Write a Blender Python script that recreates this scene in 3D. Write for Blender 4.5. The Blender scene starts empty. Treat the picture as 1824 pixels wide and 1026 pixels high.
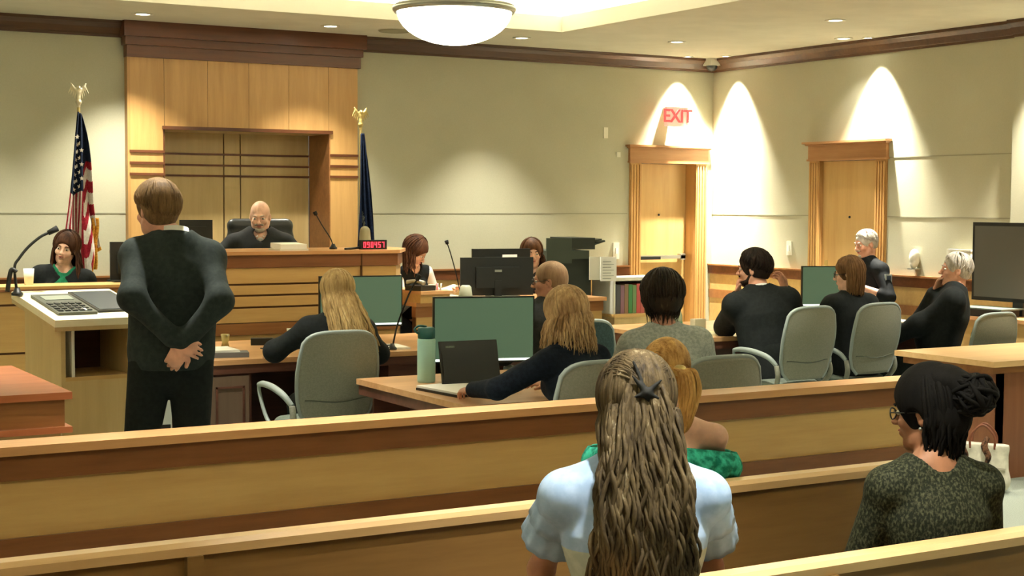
import bpy, bmesh, math, random
import numpy as np
from mathutils import Vector, Matrix
R = math.radians
SC = bpy.context.scene
COL = SC.collection
random.seed(7); RNG = np.random.RandomState(7)

# ------------------------------------------------------------------ camera, world, exposure
CZ = 1.70
YAW, PITCH, ROLL, FPX = 30.25, 3.218, 0.279, 2698.0
cd = bpy.data.cameras.new('camera'); cam = bpy.data.objects.new('camera', cd); COL.objects.link(cam)
cd.sensor_fit = 'HORIZONTAL'; cd.sensor_width = 36.0; cd.lens = 36.0 * FPX / 1824.0
cd.clip_start = 0.05; cd.clip_end = 60
_fw = Vector((math.sin(R(YAW)) * math.cos(R(PITCH)), math.cos(R(YAW)) * math.cos(R(PITCH)), -math.sin(R(PITCH))))
_rt = Vector((math.cos(R(YAW)), -math.sin(R(YAW)), 0)); _up = _rt.cross(_fw)
_r2 = _rt * math.cos(R(ROLL)) + _up * math.sin(R(ROLL)); _u2 = _up * math.cos(R(ROLL)) - _rt * math.sin(R(ROLL))
cam.matrix_world = Matrix(((_r2.x, _u2.x, -_fw.x, 0), (_r2.y, _u2.y, -_fw.y, 0), (_r2.z, _u2.z, -_fw.z, CZ), (0, 0, 0, 1)))
SC.camera = cam
w = bpy.data.worlds.new('world'); SC.world = w; w.use_nodes = True
w.node_tree.nodes['Background'].inputs[0].default_value = (1, 0.95, 0.82, 1)
w.node_tree.nodes['Background'].inputs[1].default_value = 0.05
SC.view_settings.view_transform = 'Standard'; SC.view_settings.look = 'None'
SC.view_settings.gamma = 1.0; SC.view_settings.use_curve_mapping = False
SC.view_settings.exposure = 1.2
SC.cycles.use_denoising = True
SC.cycles.max_bounces = 6; SC.cycles.diffuse_bounces = 4; SC.cycles.glossy_bounces = 3
SC.cycles.sample_clamp_indirect = 6.0

WARM = (1.0, 0.945, 0.81)
def area_light(name, loc, sx, sy, power, rot=(0, 0, 0), color=WARM):
    l = bpy.data.lights.new(name, 'AREA'); l.shape = 'RECTANGLE'; l.size = sx; l.size_y = sy
    l.energy = power; l.color = color
    o = bpy.data.objects.new(name, l); COL.objects.link(o); o.location = loc; o.rotation_euler = rot
    return o
def spot_light(name, loc, power, half, blend=0.5, size=0.04, rot=(0, 0, 0), color=WARM):
    l = bpy.data.lights.new(name, 'SPOT'); l.energy = power; l.spot_size = R(2 * half); l.spot_blend = blend
    l.shadow_soft_size = size; l.color = color
    o = bpy.data.objects.new(name, l); COL.objects.link(o); o.location = loc; o.rotation_euler = rot
    return o

# room numbers
XW, YW, ZC = 10.04, 12.97, 3.23          # right wall, back wall, soffit
XL, YF = -3.5, -3.0                       # unseen left and front walls
TX0, TX1, TY0, TY1, TZ = -1.6, 7.25, 1.0, 11.56, 3.62   # raised ceiling tray
# cove light lies on the hidden ledges of the tray and shines up into it
for nm, lc, sx, sy in (('cove_light_far', ((TX0 + TX1) / 2, TY1 + 0.13, ZC + 0.07), TX1 - TX0 - .4, .08),
                       ('cove_light_near', ((TX0 + TX1) / 2, TY0 - 0.13, ZC + 0.07), TX1 - TX0 - .4, .08),
                       ('cove_light_right', (TX1 + 0.13, (TY0 + TY1) / 2, ZC + 0.07), .08, TY1 - TY0 - .4),
                       ('cove_light_left', (TX0 - 0.13, (TY0 + TY1) / 2, ZC + 0.07), .08, TY1 - TY0 - .4)):
    area_light(nm, lc, sx, sy, 62, rot=(math.pi, 0, 0))
# wall washers close to the walls (narrow bright scallops)
for x, y, p in ((9.57, 12.80, 200), (9.87, 12.55, 200), (9.87, 10.46, 200), (9.87, 8.35, 200)):
    spot_light('wall_washer', (x, y, ZC - .012), p * 3.4, 34, .8, .03)
# softer downlights further out
DOWN = [(3.68, 12.33, 190, 46), (5.32, 12.28, 130, 46), (7.20, 12.19, 210, 40), (8.61, 11.69, 45, 48), (8.71, 9.62, 60, 50), (9.72, 10.62, 30, 48),
        (1.9, 12.33, 120, 46), (8.7, 7.2, 260, 42), (8.7, 5.4, 110, 46), (8.7, 3.2, 60, 50)]
for x, y, p, h in DOWN:
    spot_light('downlight_lamp', (x, y, ZC - .012), p, h, .7, .05)
PENDANTS = [(4.66, 8.75)]
TRAY_FILL = [(x, y) for x in (-.4, 2.3, 5.9) for y in (2.6, 5.2, 7.6, 10.2)]  # added lamps, unseen above the view, strengthening the light on upward faces
for x, y in TRAY_FILL:
    spot_light('tray_fill_lamp', (x, y, TZ - .012), 330, 31, .6, .06)

# ------------------------------------------------------------------ tags and materials
def tag(o, label=None, cat=None, group=None, kind=None):
    if label: o['label'] = label
    if cat: o['category'] = cat
    if group: o['group'] = group
    if kind: o['kind'] = kind
    return o
def lin(c):
    return tuple((x / 12.92 if x <= .04045 else ((x + .055) / 1.055) ** 2.4) for x in [v / 255 for v in c])
MATS = {}
def mat(name, rgb, rough=.6, metal=0.0, emit=None, es=0.0, alpha=1.0, trans=0.0, spec=.5):
    if name in MATS: return MATS[name]
    m = bpy.data.materials.new(name); m.use_nodes = True; MATS[name] = m
    b = m.node_tree.nodes['Principled BSDF']
    b.inputs['Base Color'].default_value = (*lin(rgb), 1); b.inputs['Roughness'].default_value = rough
    b.inputs['Metallic'].default_value = metal; b.inputs['Specular IOR Level'].default_value = spec
    if emit: b.inputs['Emission Color'].default_value = (*lin(emit), 1); b.inputs['Emission Strength'].default_value = es
    if trans: b.inputs['Transmission Weight'].default_value = trans
    m.diffuse_color = (*lin(rgb), 1)
    return m
def _coord(nt, scale, kind='Object', rot=(0, 0, 0)):
    tc = nt.nodes.new('ShaderNodeTexCoord'); mp = nt.nodes.new('ShaderNodeMapping')
    mp.inputs['Scale'].default_value = scale; mp.inputs['Rotation'].default_value = rot
    nt.links.new(tc.outputs[kind], mp.inputs[0]); return mp.outputs[0]
def _noise(nt, vec, scale, detail=3, rough=.55):
    n = nt.nodes.new('ShaderNodeTexNoise'); n.inputs['Scale'].default_value = scale
    n.inputs['Detail'].default_value = detail; n.inputs['Roughness'].default_value = rough
    nt.links.new(vec, n.inputs['Vector']); return n
def _ramp(nt, fac, stops):
    r = nt.nodes.new('ShaderNodeValToRGB'); cr = r.color_ramp
    while len(cr.elements) < len(stops): cr.elements.new(.5)
    for e, (p, c) in zip(cr.elements, stops):
        e.position = p; e.color = (*lin(c), 1)
    nt.links.new(fac, r.inputs[0]); return r.outputs[0]
def _bump(nt, h, strength, dist=.002):
    b = nt.nodes.new('ShaderNodeBump'); b.inputs['Strength'].default_value = strength; b.inputs['Distance'].default_value = dist
    nt.links.new(h, b.inputs['Height']); nt.links.new(b.outputs[0], nt.nodes['Principled BSDF'].inputs['Normal'])
def wood(name, a, b_, rough=.35, scale=(1.2, 14, 14), spec=.5):
    """long grain, a = light tone, b_ = dark tone; grain runs along the axis with the small scale number"""
    m = mat(name, a, rough, spec=spec); nt = m.node_tree; p = nt.nodes['Principled BSDF']
    v = _coord(nt, scale); n = _noise(nt, v, 2.2, 5, .6)
    n2 = _noise(nt, _coord(nt, tuple(s * .16 for s in scale)), 3.0, 2)
    mx = nt.nodes.new('ShaderNodeMath'); mx.operation = 'ADD'
    nt.links.new(n.outputs['Fac'], mx.inputs[0]); nt.links.new(n2.outputs['Fac'], mx.inputs[1])
    m2 = nt.nodes.new('ShaderNodeMath'); m2.operation = 'MULTIPLY'; m2.inputs[1].default_value = .5
    nt.links.new(mx.outputs[0], m2.inputs[0])
    c = _ramp(nt, m2.outputs[0], [(.36, b_), (.62, a)])
    nt.links.new(c, p.inputs['Base Color'])
    return m
def cloth(name, a, b_=None, rough=.9, scale=60, bump=.3, stretch=(1, 1, 1), stops=(.4, .62), spec=.2, sheen=0.0):
    m = mat(name, a, rough, spec=spec); nt = m.node_tree; p = nt.nodes['Principled BSDF']
    n = _noise(nt, _coord(nt, stretch), scale, 3)
    b_ = b_ or tuple(int(x * .8) for x in a)
    nt.links.new(_ramp(nt, n.outputs['Fac'], [(stops[0], b_), (stops[1], a)]), p.inputs['Base Color'])
    if bump: _bump(nt, n.outputs['Fac'], bump)
    if sheen: p.inputs['Sheen Weight'].default_value = sheen
    return m

M_MAPLE = wood('maple', (206, 170, 108), (190, 152, 92))
M_MAPLEV = wood('maple_vertical_grain', (212, 168, 106), (192, 148, 88), scale=(9, 9, .8))
M_MAPLEP = wood('maple_pale', (208, 182, 128), (192, 164, 112), scale=(9, 9, .9))
M_TRIM = wood('stained_trim', (112, 66, 38), (86, 48, 26), .32)
M_CROWN = wood('dark_crown', (88, 60, 36), (66, 42, 24), .4)
M_MID = wood('mid_wood', (158, 108, 64), (132, 86, 48), .35)
M_CAP = wood('rail_cap_wood', (214, 164, 112), (192, 140, 92), .28)
M_RAILD = wood('rail_dark_wood', (136, 88, 52), (114, 70, 38), .35)
M_PEWBACK = wood('pew_panel', (140, 106, 60), (122, 90, 48), .4)
M_PEWCAP = wood('pew_cap', (230, 192, 140), (214, 174, 120), .28)
M_TABLE = wood('table_wood', (208, 164, 116), (184, 138, 92), .28)
M_TABLED = wood('table_dark', (104, 66, 50), (78, 46, 34), .4)
M_TABLEG = wood('table_door', (112, 92, 74), (96, 78, 62), .5, scale=(9, 9, .9))
M_DOOR = wood('door_maple', (206, 168, 108), (190, 150, 90), .4, scale=(7, 7, .7))
M_CASE = wood('door_casing', (196, 152, 92), (176, 132, 76), .4, scale=(9, 9, .8))
M_GROOVE = mat('groove', (92, 58, 26), .7)
M_DARK = mat('dark_void', (26, 18, 10), .8)
M_BLACK = mat('black_plastic', (16, 19, 16), .45)
M_BLACKM = mat('black_matte', (12, 14, 12), .8)
M_LEATHER = mat('black_leather', (26, 30, 30), .38)
M_METAL = mat('brushed_metal', (170, 172, 162), .35, .8)
M_BRASS = mat('pale_brass', (190, 170, 110), .35, .7)
M_WHITE = mat('white_plastic', (226, 224, 208), .5)
M_PAPER = mat('paper', (240, 240, 232), .8)
M_CHAIR = cloth('chair_shell', (134, 136, 122), (124, 127, 113), .6, 120, .1, spec=.4)
M_CHAIRC = cloth('chair_cushion', (112, 122, 112), (98, 108, 98), .9, 150, .3)
M_CHAIRR = mat('chair_rim', (140, 152, 148), .45)
M_SCREEN = mat('monitor_screen_green', (50, 60, 48), .4, emit=(88, 116, 88), es=.30)
M_TASK = mat('task_bar', (200, 210, 200), .4, emit=(225, 240, 225), es=.9)
M_RED = mat('red_light', (120, 8, 8), .4, emit=(255, 40, 36), es=2.5)

def wall_material(name, a, b_, seams=(1.59,)):
    m = mat(name, a, .95, spec=.1); nt = m.node_tree; p = nt.nodes['Principled BSDF']
    n = _noise(nt, _coord(nt, (1, 1, 1)), 90, 2); n0 = _noise(nt, _coord(nt, (1, 1, 1)), 1.2, 2)
    mx = nt.nodes.new('ShaderNodeMath'); mx.operation = 'MULTIPLY_ADD'; mx.inputs[1].default_value = .4
    nt.links.new(n.outputs['Fac'], mx.inputs[0]); nt.links.new(n0.outputs['Fac'], mx.inputs[2])
    c = _ramp(nt, mx.outputs[0], [(.35, b_), (.95, a)])
    nt.links.new(c, p.inputs['Base Color']); _bump(nt, n.outputs['Fac'], .25)
    return m
M_WALL = wall_material('wall_fabric', (190, 188, 164), (178, 176, 152))
M_CEIL = cloth('ceiling_paint', (212, 208, 188), (206, 202, 182), .95, 3, 0)
M_TRAY = mat('tray_paint', (236, 234, 216), .95)
M_FLOOR = cloth('carpet', (158, 166, 156), (138, 146, 136), 1.0, 180, .5)

# ------------------------------------------------------------------ mesh helpers
def link(o, parent=None):
    COL.objects.link(o)
    if parent is not None: o.parent = parent
    return o
def obj(name, bm, m, parent=None, loc=(0, 0, 0), rotz=0.0, smooth=False, bevel=0.0):
    if bevel:
        bmesh.ops.bevel(bm, geom=[e for e in bm.edges if e.is_manifold and e.calc_face_angle(0) > .5], offset=bevel, segments=2, affect='EDGES', profile=.7)
    me = bpy.data.meshes.new(name); bm.normal_update(); bm.to_mesh(me); bm.free()
    for x in (m if isinstance(m, (list, tuple)) else [m]): me.materials.append(x)
    if smooth: me.polygons.foreach_set('use_smooth', [True] * len(me.polygons))
    o = link(bpy.data.objects.new(name, me), parent); o.location = loc; o.rotation_euler = (0, 0, rotz)
    return o
def npobj(name, V, F, m, parent=None, loc=(0, 0, 0), rotz=0.0, smooth=True, mi=None):
    V = np.asarray(V, np.float32); F = np.asarray(F, np.int32)
    me = bpy.data.meshes.new(name); me.vertices.add(len(V)); me.vertices.foreach_set('co', V.ravel())
    k = F.shape[1]; me.loops.add(F.size); me.loops.foreach_set('vertex_index', F.ravel())
    me.polygons.add(len(F)); me.polygons.foreach_set('loop_start', np.arange(0, F.size, k, dtype=np.int32))
    me.polygons.foreach_set('loop_total', np.full(len(F), k, np.int32))
    me.polygons.foreach_set('use_smooth', np.full(len(F), smooth, bool))
    for x in (m if isinstance(m, (list, tuple)) else [m]): me.materials.append(x)
    if mi is not None: me.polygons.foreach_set('material_index', np.asarray(mi, np.int32))
    me.update(calc_edges=True); me.validate()
    o = link(bpy.data.objects.new(name, me), parent); o.location = loc; o.rotation_euler = (0, 0, rotz)
    return o
def empty(name, loc=(0, 0, 0), rotz=0.0):
    o = link(bpy.data.objects.new(name, None)); o.location = loc; o.rotation_euler = (0, 0, rotz); o.empty_display_size = .1
    return o
def box(bm, x0, x1, y0, y1, z0, z1, mx=None, mi=0):
    vs = [bm.verts.new(v) for v in ((x0, y0, z0), (x1, y0, z0), (x1, y1, z0), (x0, y1, z0), (x0, y0, z1), (x1, y0, z1), (x1, y1, z1), (x0, y1, z1))]
    if mx is not None:
        for v in vs: v.co = mx @ v.co
    for f in ((3, 2, 1, 0), (4, 5, 6, 7), (0, 1, 5, 4), (1, 2, 6, 5), (2, 3, 7, 6), (3, 0, 4, 7)):
        fa = bm.faces.new([vs[i] for i in f]); fa.material_index = mi
def BX(*a, **k):
    bm = bmesh.new(); box(bm, *a, **k); return bm
def prism(pts, z0, z1, bm=None):
    bm = bm or bmesh.new(); a = [bm.verts.new((x, y, z0)) for x, y in pts]; b = [bm.verts.new((x, y, z1)) for x, y in pts]
    n = len(pts); bm.faces.new(a[::-1]); bm.faces.new(b)
    for i in range(n): bm.faces.new((a[i], a[(i + 1) % n], b[(i + 1) % n], b[i]))
    bmesh.ops.recalc_face_normals(bm, faces=bm.faces[:]); return bm
def lathe(prof, n=32, bm=None, c=(0, 0, 0)):
    bm = bm or bmesh.new(); rings = []
    for r, z in prof:
        if r < 1e-5: rings.append([bm.verts.new((c[0], c[1], c[2] + z))])
        else: rings.append([bm.verts.new((c[0] + r * math.cos(2 * math.pi * i / n), c[1] + r * math.sin(2 * math.pi * i / n), c[2] + z)) for i in range(n)])
    for a, b in zip(rings, rings[1:]):
        for i in range(n):
            j = (i + 1) % n
            if len(a) == 1 and len(b) > 1: bm.faces.new((a[0], b[j], b[i]))
            elif len(b) == 1 and len(a) > 1: bm.faces.new((a[i], a[j], b[0]))
            elif len(a) > 1: bm.faces.new((a[i], a[j], b[j], b[i]))
    bmesh.ops.recalc_face_normals(bm, faces=bm.faces[:]); return bm
def smoothpath(P, n=6):
    P = [Vector(p) for p in P]; out = []
    for i in range(len(P) - 1):
        p0, p1, p2, p3 = P[max(i - 1, 0)], P[i], P[i + 1], P[min(i + 2, len(P) - 1)]
        for k in range(n):
            t = k / n
            out.append(.5 * ((2 * p1) + (p2 - p0) * t + (2 * p0 - 5 * p1 + 4 * p2 - p3) * t * t + (3 * p1 - p0 - 3 * p2 + p3) * t ** 3))
    return out + [P[-1]]
def tubes(P, RR, k=6, flat=1.0):
    """P (N,M,3) polylines, RR (N,M) radii -> V,F"""
    P = np.asarray(P, float); N, M_, _ = P.shape
    T = np.gradient(P, axis=1); T /= np.linalg.norm(T, axis=2, keepdims=True) + 1e-9
    ref = np.where(np.abs(T[..., 2:3]) > .9, np.array([1., 0, 0]), np.array([0, 0, 1.]))
    A = np.cross(T, ref); A /= np.linalg.norm(A, axis=2, keepdims=True) + 1e-9
    ref0 = A[:, :1]
    for i in range(1, M_):      # keep frames steady
        a = A[:, i - 1] - T[:, i] * np.sum(A[:, i - 1] * T[:, i], -1, keepdims=True)
        A[:, i] = a / (np.linalg.norm(a, axis=1, keepdims=True) + 1e-9)
    B = np.cross(T, A); th = np.linspace(0, 2 * np.pi, k, endpoint=False)
    ring = (A[:, :, None] * np.cos(th)[None, None, :, None] + B[:, :, None] * (flat * np.sin(th))[None, None, :, None]) * np.asarray(RR)[:, :, None, None]
    V = (P[:, :, None] + ring).reshape(-1, 3)
    i = np.arange(N)[:, None, None] * M_ * k; j = np.arange(M_ - 1)[None, :, None] * k; a = np.arange(k)[None, None, :]; b = (a + 1) % k
    F = np.stack([i + j + a, i + j + b, i + j + k + b, i + j + k + a], -1).reshape(-1, 4)
    return V, F
def tube_obj(name, path, r, m, parent=None, k=10, loc=(0, 0, 0), rotz=0.0, smoothn=6):
    P = np.array([tuple(p) for p in (smoothpath(path, smoothn) if smoothn else [Vector(q) for q in path])])
    rr = np.full(len(P), r) if np.isscalar(r) else np.interp(np.linspace(0, 1, len(P)), np.linspace(0, 1, len(r)), r)
    rr = rr.copy(); P2 = np.concatenate([P[:1], P, P[-1:]]); rr2 = np.concatenate([[1e-4], rr, [1e-4]])
    d0 = P[1] - P[0]; d1 = P[-1] - P[-2]
    P2[0] = P[0] - d0 * 1e-3; P2[-1] = P[-1] + d1 * 1e-3
    V, F = tubes(P2[None], rr2[None], k); return npobj(name, V, F, m, parent, loc, rotz)
def sph(bm, c, r, mx=None, seg=12):
    r = (r, r, r) if np.isscalar(r) else r
    M0 = Matrix.Translation(c) @ (mx.to_4x4() if mx is not None else Matrix.Identity(4)) @ Matrix.Diagonal((*r, 1))
    bmesh.ops.create_uvsphere(bm, u_segments=seg, v_segments=max(6, seg * 2 // 3), radius=1, matrix=M0)
def copy_tree(o, parent=None):
    c = o.copy(); COL.objects.link(c); c.parent = parent
    for ch in o.children: copy_tree(ch, c)
    return c
# ------------------------------------------------------------------ sculpting by distance fields (bodies, clothes, hair)
def nv(v):
    v = np.asarray(v, float); return v / (np.linalg.norm(v) + 1e-12)
class Sculpt:
    """collects rounded primitives, blends them smoothly and skins them as one closed surface"""
    def __init__(s, vox): s.vox = vox; s.P = []; s.cuts = []
    def cap(s, a, b, ra, rb=None, k=.02, f=None, sq=1.0, op='u'):
        s.P.append(('c', np.asarray(a, float), np.asarray(b, float), ra, rb if rb is not None else ra, k, None if f is None else nv(f), sq, op)); return s
    def ell(s, c, r, M=None, k=.015, op='u'):
        s.P.append(('e', np.asarray(c, float), np.asarray(r, float), np.eye(3) if M is None else np.asarray(M, float), k, op)); return s
    def cut(s, p, n):           # removes what lies on the side n points to
        s.cuts.append((np.asarray(p, float), nv(n))); return s
    def build(s):
        vx = s.vox; lo = np.full(3, 1e9); hi = -lo; bb = []
        for q in s.P:
            if q[0] == 'c': m_ = max(q[3], q[4]) * 1.02; l = np.minimum(q[1], q[2]) - m_; h = np.maximum(q[1], q[2]) + m_
            else:
                e = np.sqrt(((q[3] * q[2][:, None]) ** 2).sum(0)); l = q[1] - e; h = q[1] + e
            bb.append((l, h))
            if q[-1] == 'u': lo = np.minimum(lo, l); hi = np.maximum(hi, h)
        lo = lo - .03; hi = hi + .03; n = np.ceil((hi - lo) / vx).astype(int) + 1
        V = np.full(n, .06, np.float32)
        for q, (l, h) in zip(s.P, bb):
            k = q[5] if q[0] == 'c' else q[4]; mg = max(.012, k * 1.1) + vx
            a = np.clip(np.floor((l - mg - lo) / vx).astype(int), 0, n - 1); b = np.clip(np.ceil((h + mg - lo) / vx).astype(int) + 1, 1, n)
            if (b <= a).any(): continue
            X = (lo[0] + vx * np.arange(a[0], b[0]))[:, None, None].astype(np.float32)
            Y = (lo[1] + vx * np.arange(a[1], b[1]))[None, :, None].astype(np.float32)
            Z = (lo[2] + vx * np.arange(a[2], b[2]))[None, None, :].astype(np.float32)
            if q[0] == 'c':
                _, A, B, ra, rb, k, f, sq, op = q; d = B - A; L2 = float(d @ d) + 1e-9
                X, Y, Z = X - A[0], Y - A[1], Z - A[2]
                t = np.clip((X * d[0] + Y * d[1] + Z * d[2]) / L2, 0, 1)
                x, y, z = X - t * d[0], Y - t * d[1], Z - t * d[2]; q2 = x * x + y * y + z * z
                if f is not None:
                    pf = x * f[0] + y * f[1] + z * f[2]; q2 = q2 + pf * pf * (1 / sq ** 2 - 1)
                D = np.sqrt(q2) - (ra + (rb - ra) * t)
                if f is not None: D = D * (.5 + .5 * sq)
            else:
                _, C_, r, M, k, op = q; x, y, z = X - C_[0], Y - C_[1], Z - C_[2]
                u = [(x * M[i][0] + y * M[i][1] + z * M[i][2]) / r[i] for i in range(3)]
                k0 = np.sqrt(u[0] ** 2 + u[1] ** 2 + u[2] ** 2); k1 = np.sqrt((u[0] / r[0]) ** 2 + (u[1] / r[1]) ** 2 + (u[2] / r[2]) ** 2) + 1e-6
                D = k0 * (k0 - 1) / k1
            sl = tuple(slice(a[i], b[i]) for i in range(3)); W = V[sl]
            if op == 'u':
                hh = np.clip(.5 + .5 * (W - D) / k, 0, 1); V[sl] = W + (D - W) * hh - k * hh * (1 - hh)
            else:
                hh = np.clip(.5 - .5 * (W + D) / k, 0, 1); V[sl] = W + (-D - W) * hh + k * hh * (1 - hh)
        for p, nn in s.cuts:
            X = (lo[0] + vx * np.arange(n[0]))[:, None, None]; Y = (lo[1] + vx * np.arange(n[1]))[None, :, None]; Z = (lo[2] + vx * np.arange(n[2]))[None, None, :]
            V = np.maximum(V, ((X - p[0]) * nn[0] + (Y - p[1]) * nn[1] + (Z - p[2]) * nn[2]).astype(np.float32))
        V[0] = V[-1] = .05; V[:, 0] = V[:, -1] = .05; V[:, :, 0] = V[:, :, -1] = .05
        # surface nets
        S = V < 0; c = S[:-1, :-1, :-1].astype(np.int8)
        for dx, dy, dz in ((1, 0, 0), (0, 1, 0), (1, 1, 0), (0, 0, 1), (1, 0, 1), (0, 1, 1), (1, 1, 1)):
            c = c + S[dx:S.shape[0] - 1 + dx, dy:S.shape[1] - 1 + dy, dz:S.shape[2] - 1 + dz]
        act = np.argwhere((c > 0) & (c < 8)); idx = np.full(c.shape, -1, np.int32); idx[act[:, 0], act[:, 1], act[:, 2]] = np.arange(len(act))
        off = [(i & 1, (i >> 1) & 1, (i >> 2) & 1) for i in range(8)]
        cv = np.stack([V[act[:, 0] + o[0], act[:, 1] + o[1], act[:, 2] + o[2]] for o in off], 1)
        acc = np.zeros((len(act), 3)); cnt = np.zeros(len(act))
        for i in range(8):
            for bit in (1, 2, 4):
                j = i | bit
                if j == i: continue
                m = (cv[:, i] < 0) != (cv[:, j] < 0); t = np.where(m, cv[:, i] / (cv[:, i] - cv[:, j] + 1e-12), 0)
                p = np.array(off[i])[None] + (np.array(off[j]) - np.array(off[i]))[None] * t[:, None]
                acc += p * m[:, None]; cnt += m
        P = lo + vx * (act + acc / cnt[:, None]); Q = []
        for ax in range(3):
            u, v = (ax + 1) % 3, (ax + 2) % 3
            s0 = [slice(1, -1)] * 3; s0[ax] = slice(0, -1); s1 = list(s0); s1[ax] = slice(1, None)
            A_, B_ = S[tuple(s0)], S[tuple(s1)]; e = np.argwhere(A_ != B_); inside = A_[e[:, 0], e[:, 1], e[:, 2]]
            base = e + 1; base[:, ax] -= 1
            def g(du, dv):
                b2 = base.copy(); b2[:, u] += du; b2[:, v] += dv; return idx[b2[:, 0], b2[:, 1], b2[:, 2]]
            q4 = np.stack([g(-1, -1), g(0, -1), g(0, 0), g(-1, 0)], 1); q4[~inside] = q4[~inside][:, ::-1]; Q.append(q4)
        F = np.concatenate(Q); F = F[(F >= 0).all(1)]
        for _ in range(1):      # one light smoothing pass
            sm = np.zeros_like(P); ct = np.zeros(len(P))
            for i in range(4):
                np.add.at(sm, F[:, i], P[F[:, (i + 1) % 4]]); np.add.at(ct, F[:, i], 1)
            P = P * .5 + (sm / np.maximum(ct, 1)[:, None]) * .5
        return P, F
def vnormals(P, F):
    n = np.cross(P[F[:, 2]] - P[F[:, 0]], P[F[:, 3]] - P[F[:, 1]]); N = np.zeros_like(P)
    for i in range(4): np.add.at(N, F[:, i], n)
    return N / (np.linalg.norm(N, axis=1, keepdims=True) + 1e-12)
def folds(P, F, amp, freq=16, seed=0, stretch=(1, 1, .6)):
    r = np.random.RandomState(seed); Q = P * np.array(stretch) * freq; h = np.zeros(len(P))
    for i in range(7):
        d = nv(r.randn(3)) * (0.6 + .35 * i); w_ = r.rand() * 6.28
        h += np.sin(Q @ d + w_ + 1.3 * np.sin(Q @ nv(r.randn(3)) * .7)) / (1 + .45 * i)
    h = np.sign(h) * np.abs(h / 2) ** 1.0
    return P + vnormals(P, F) * (h * amp)[:, None]
def sculpt_obj(name, s, m, parent=None, fold=0, seed=0, freq=16, stretch=(1, 1, .6), loc=(0, 0, 0), rotz=0.0, mi_fn=None):
    P, F = s.build()
    if fold: P = folds(P, F, fold, freq, seed, stretch)
    mi = mi_fn(P[F].mean(1)) if mi_fn else None
    return npobj(name, P, F, m, parent, loc, rotz, True, mi)

# ------------------------------------------------------------------ people
def rotm(yaw=0, pitch=0, roll=0):
    """columns = head right, forward, up; yaw to the left, pitch down, roll to the right (degrees)"""
    y, p, r = R(yaw), R(pitch), R(roll)
    Rz = np.array([[math.cos(y), -math.sin(y), 0], [math.sin(y), math.cos(y), 0], [0, 0, 1]])
    Rx = np.array([[1, 0, 0], [0, math.cos(p), math.sin(p)], [0, -math.sin(p), math.cos(p)]])
    Ry = np.array([[math.cos(r), 0, math.sin(r)], [0, 1, 0], [-math.sin(r), 0, math.cos(r)]])
    return Rz @ Rx @ Ry
def ik(a, t, l1, l2, hint):
    a, t = np.asarray(a, float), np.asarray(t, float); d = t - a; D = min(np.linalg.norm(d), (l1 + l2) * .995); u = nv(d)
    x = (l1 * l1 - l2 * l2 + D * D) / (2 * D); h = math.sqrt(max(l1 * l1 - x * x, 0))
    hv = np.asarray(hint, float); hv = nv(hv - u * (hv @ u)); return a + u * x + hv * h, a + u * D
SKIN = {}
def skin(name, rgb, rough=.5):
    if name in SKIN: return SKIN[name]
    m = cloth('skin_' + name, rgb, tuple(int(v * .9) for v in rgb), rough, 14, 0, spec=.35)
    m.node_tree.nodes['Principled BSDF'].inputs['Subsurface Weight'].default_value = .08
    m.node_tree.nodes['Principled BSDF'].inputs['Subsurface Radius'].default_value = (.012, .005, .003)
    SKIN[name] = m; return m
M_EYE = mat('eye_white', (226, 220, 208), .25); M_IRIS = mat('iris', (40, 30, 22), .2); M_LIP = mat('lips', (178, 98, 88), .45)
def hand(s, wr, d, nrm, side, curl=.35, S=1.0, spread=.12, fr=.0088, pts=None):
    """d along the hand, nrm out of the back of the hand, side +1 right hand (thumb on the -lateral side seen from the back)"""
    d = nv(d); nrm = np.asarray(nrm, float); nrm = nv(nrm - d * (nrm @ d)); lat = np.cross(d, nrm) * side   # towards the little finger
    s.cap(wr - d * .01, wr + d * .03 * S, .026 * S, .034 * S, .012, nrm, .62); s.cap(wr + d * .035 * S, wr + d * .078 * S, .039 * S, .041 * S, .012, nrm, .42)
    for i, (o, L) in enumerate(((-.031, .068), (-.0105, .078), (.0105, .073), (.031, .058))):
        p = wr + d * (.088 - abs(i - 1.3) * .004) * S + lat * o * S; a = curl * (1.0 + .12 * i); dd = nv(d + lat * (i - 1.5) * spread)
        for j, (f_, r_) in enumerate(((.45, 1.0), (.32, .93), (.25, .82))):
            a_ = a * (j + .7); q = p + (dd * math.cos(a_) - nrm * math.sin(a_)) * L * f_ * S
            s.cap(p, q, fr * r_ * S, fr * r_ * .93 * S, .004); p = q
    p = wr + d * .03 * S - lat * .028 * S; q = p + nv(d * .8 - lat * .75 - nrm * .25) * .042 * S; r_ = q + nv(d - lat * .25 - nrm * .5) * .032 * S
    s.cap(p, q, .016 * S, .0125 * S, .01); s.cap(q, r_, .0115 * S, .0095 * S, .004)
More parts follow.
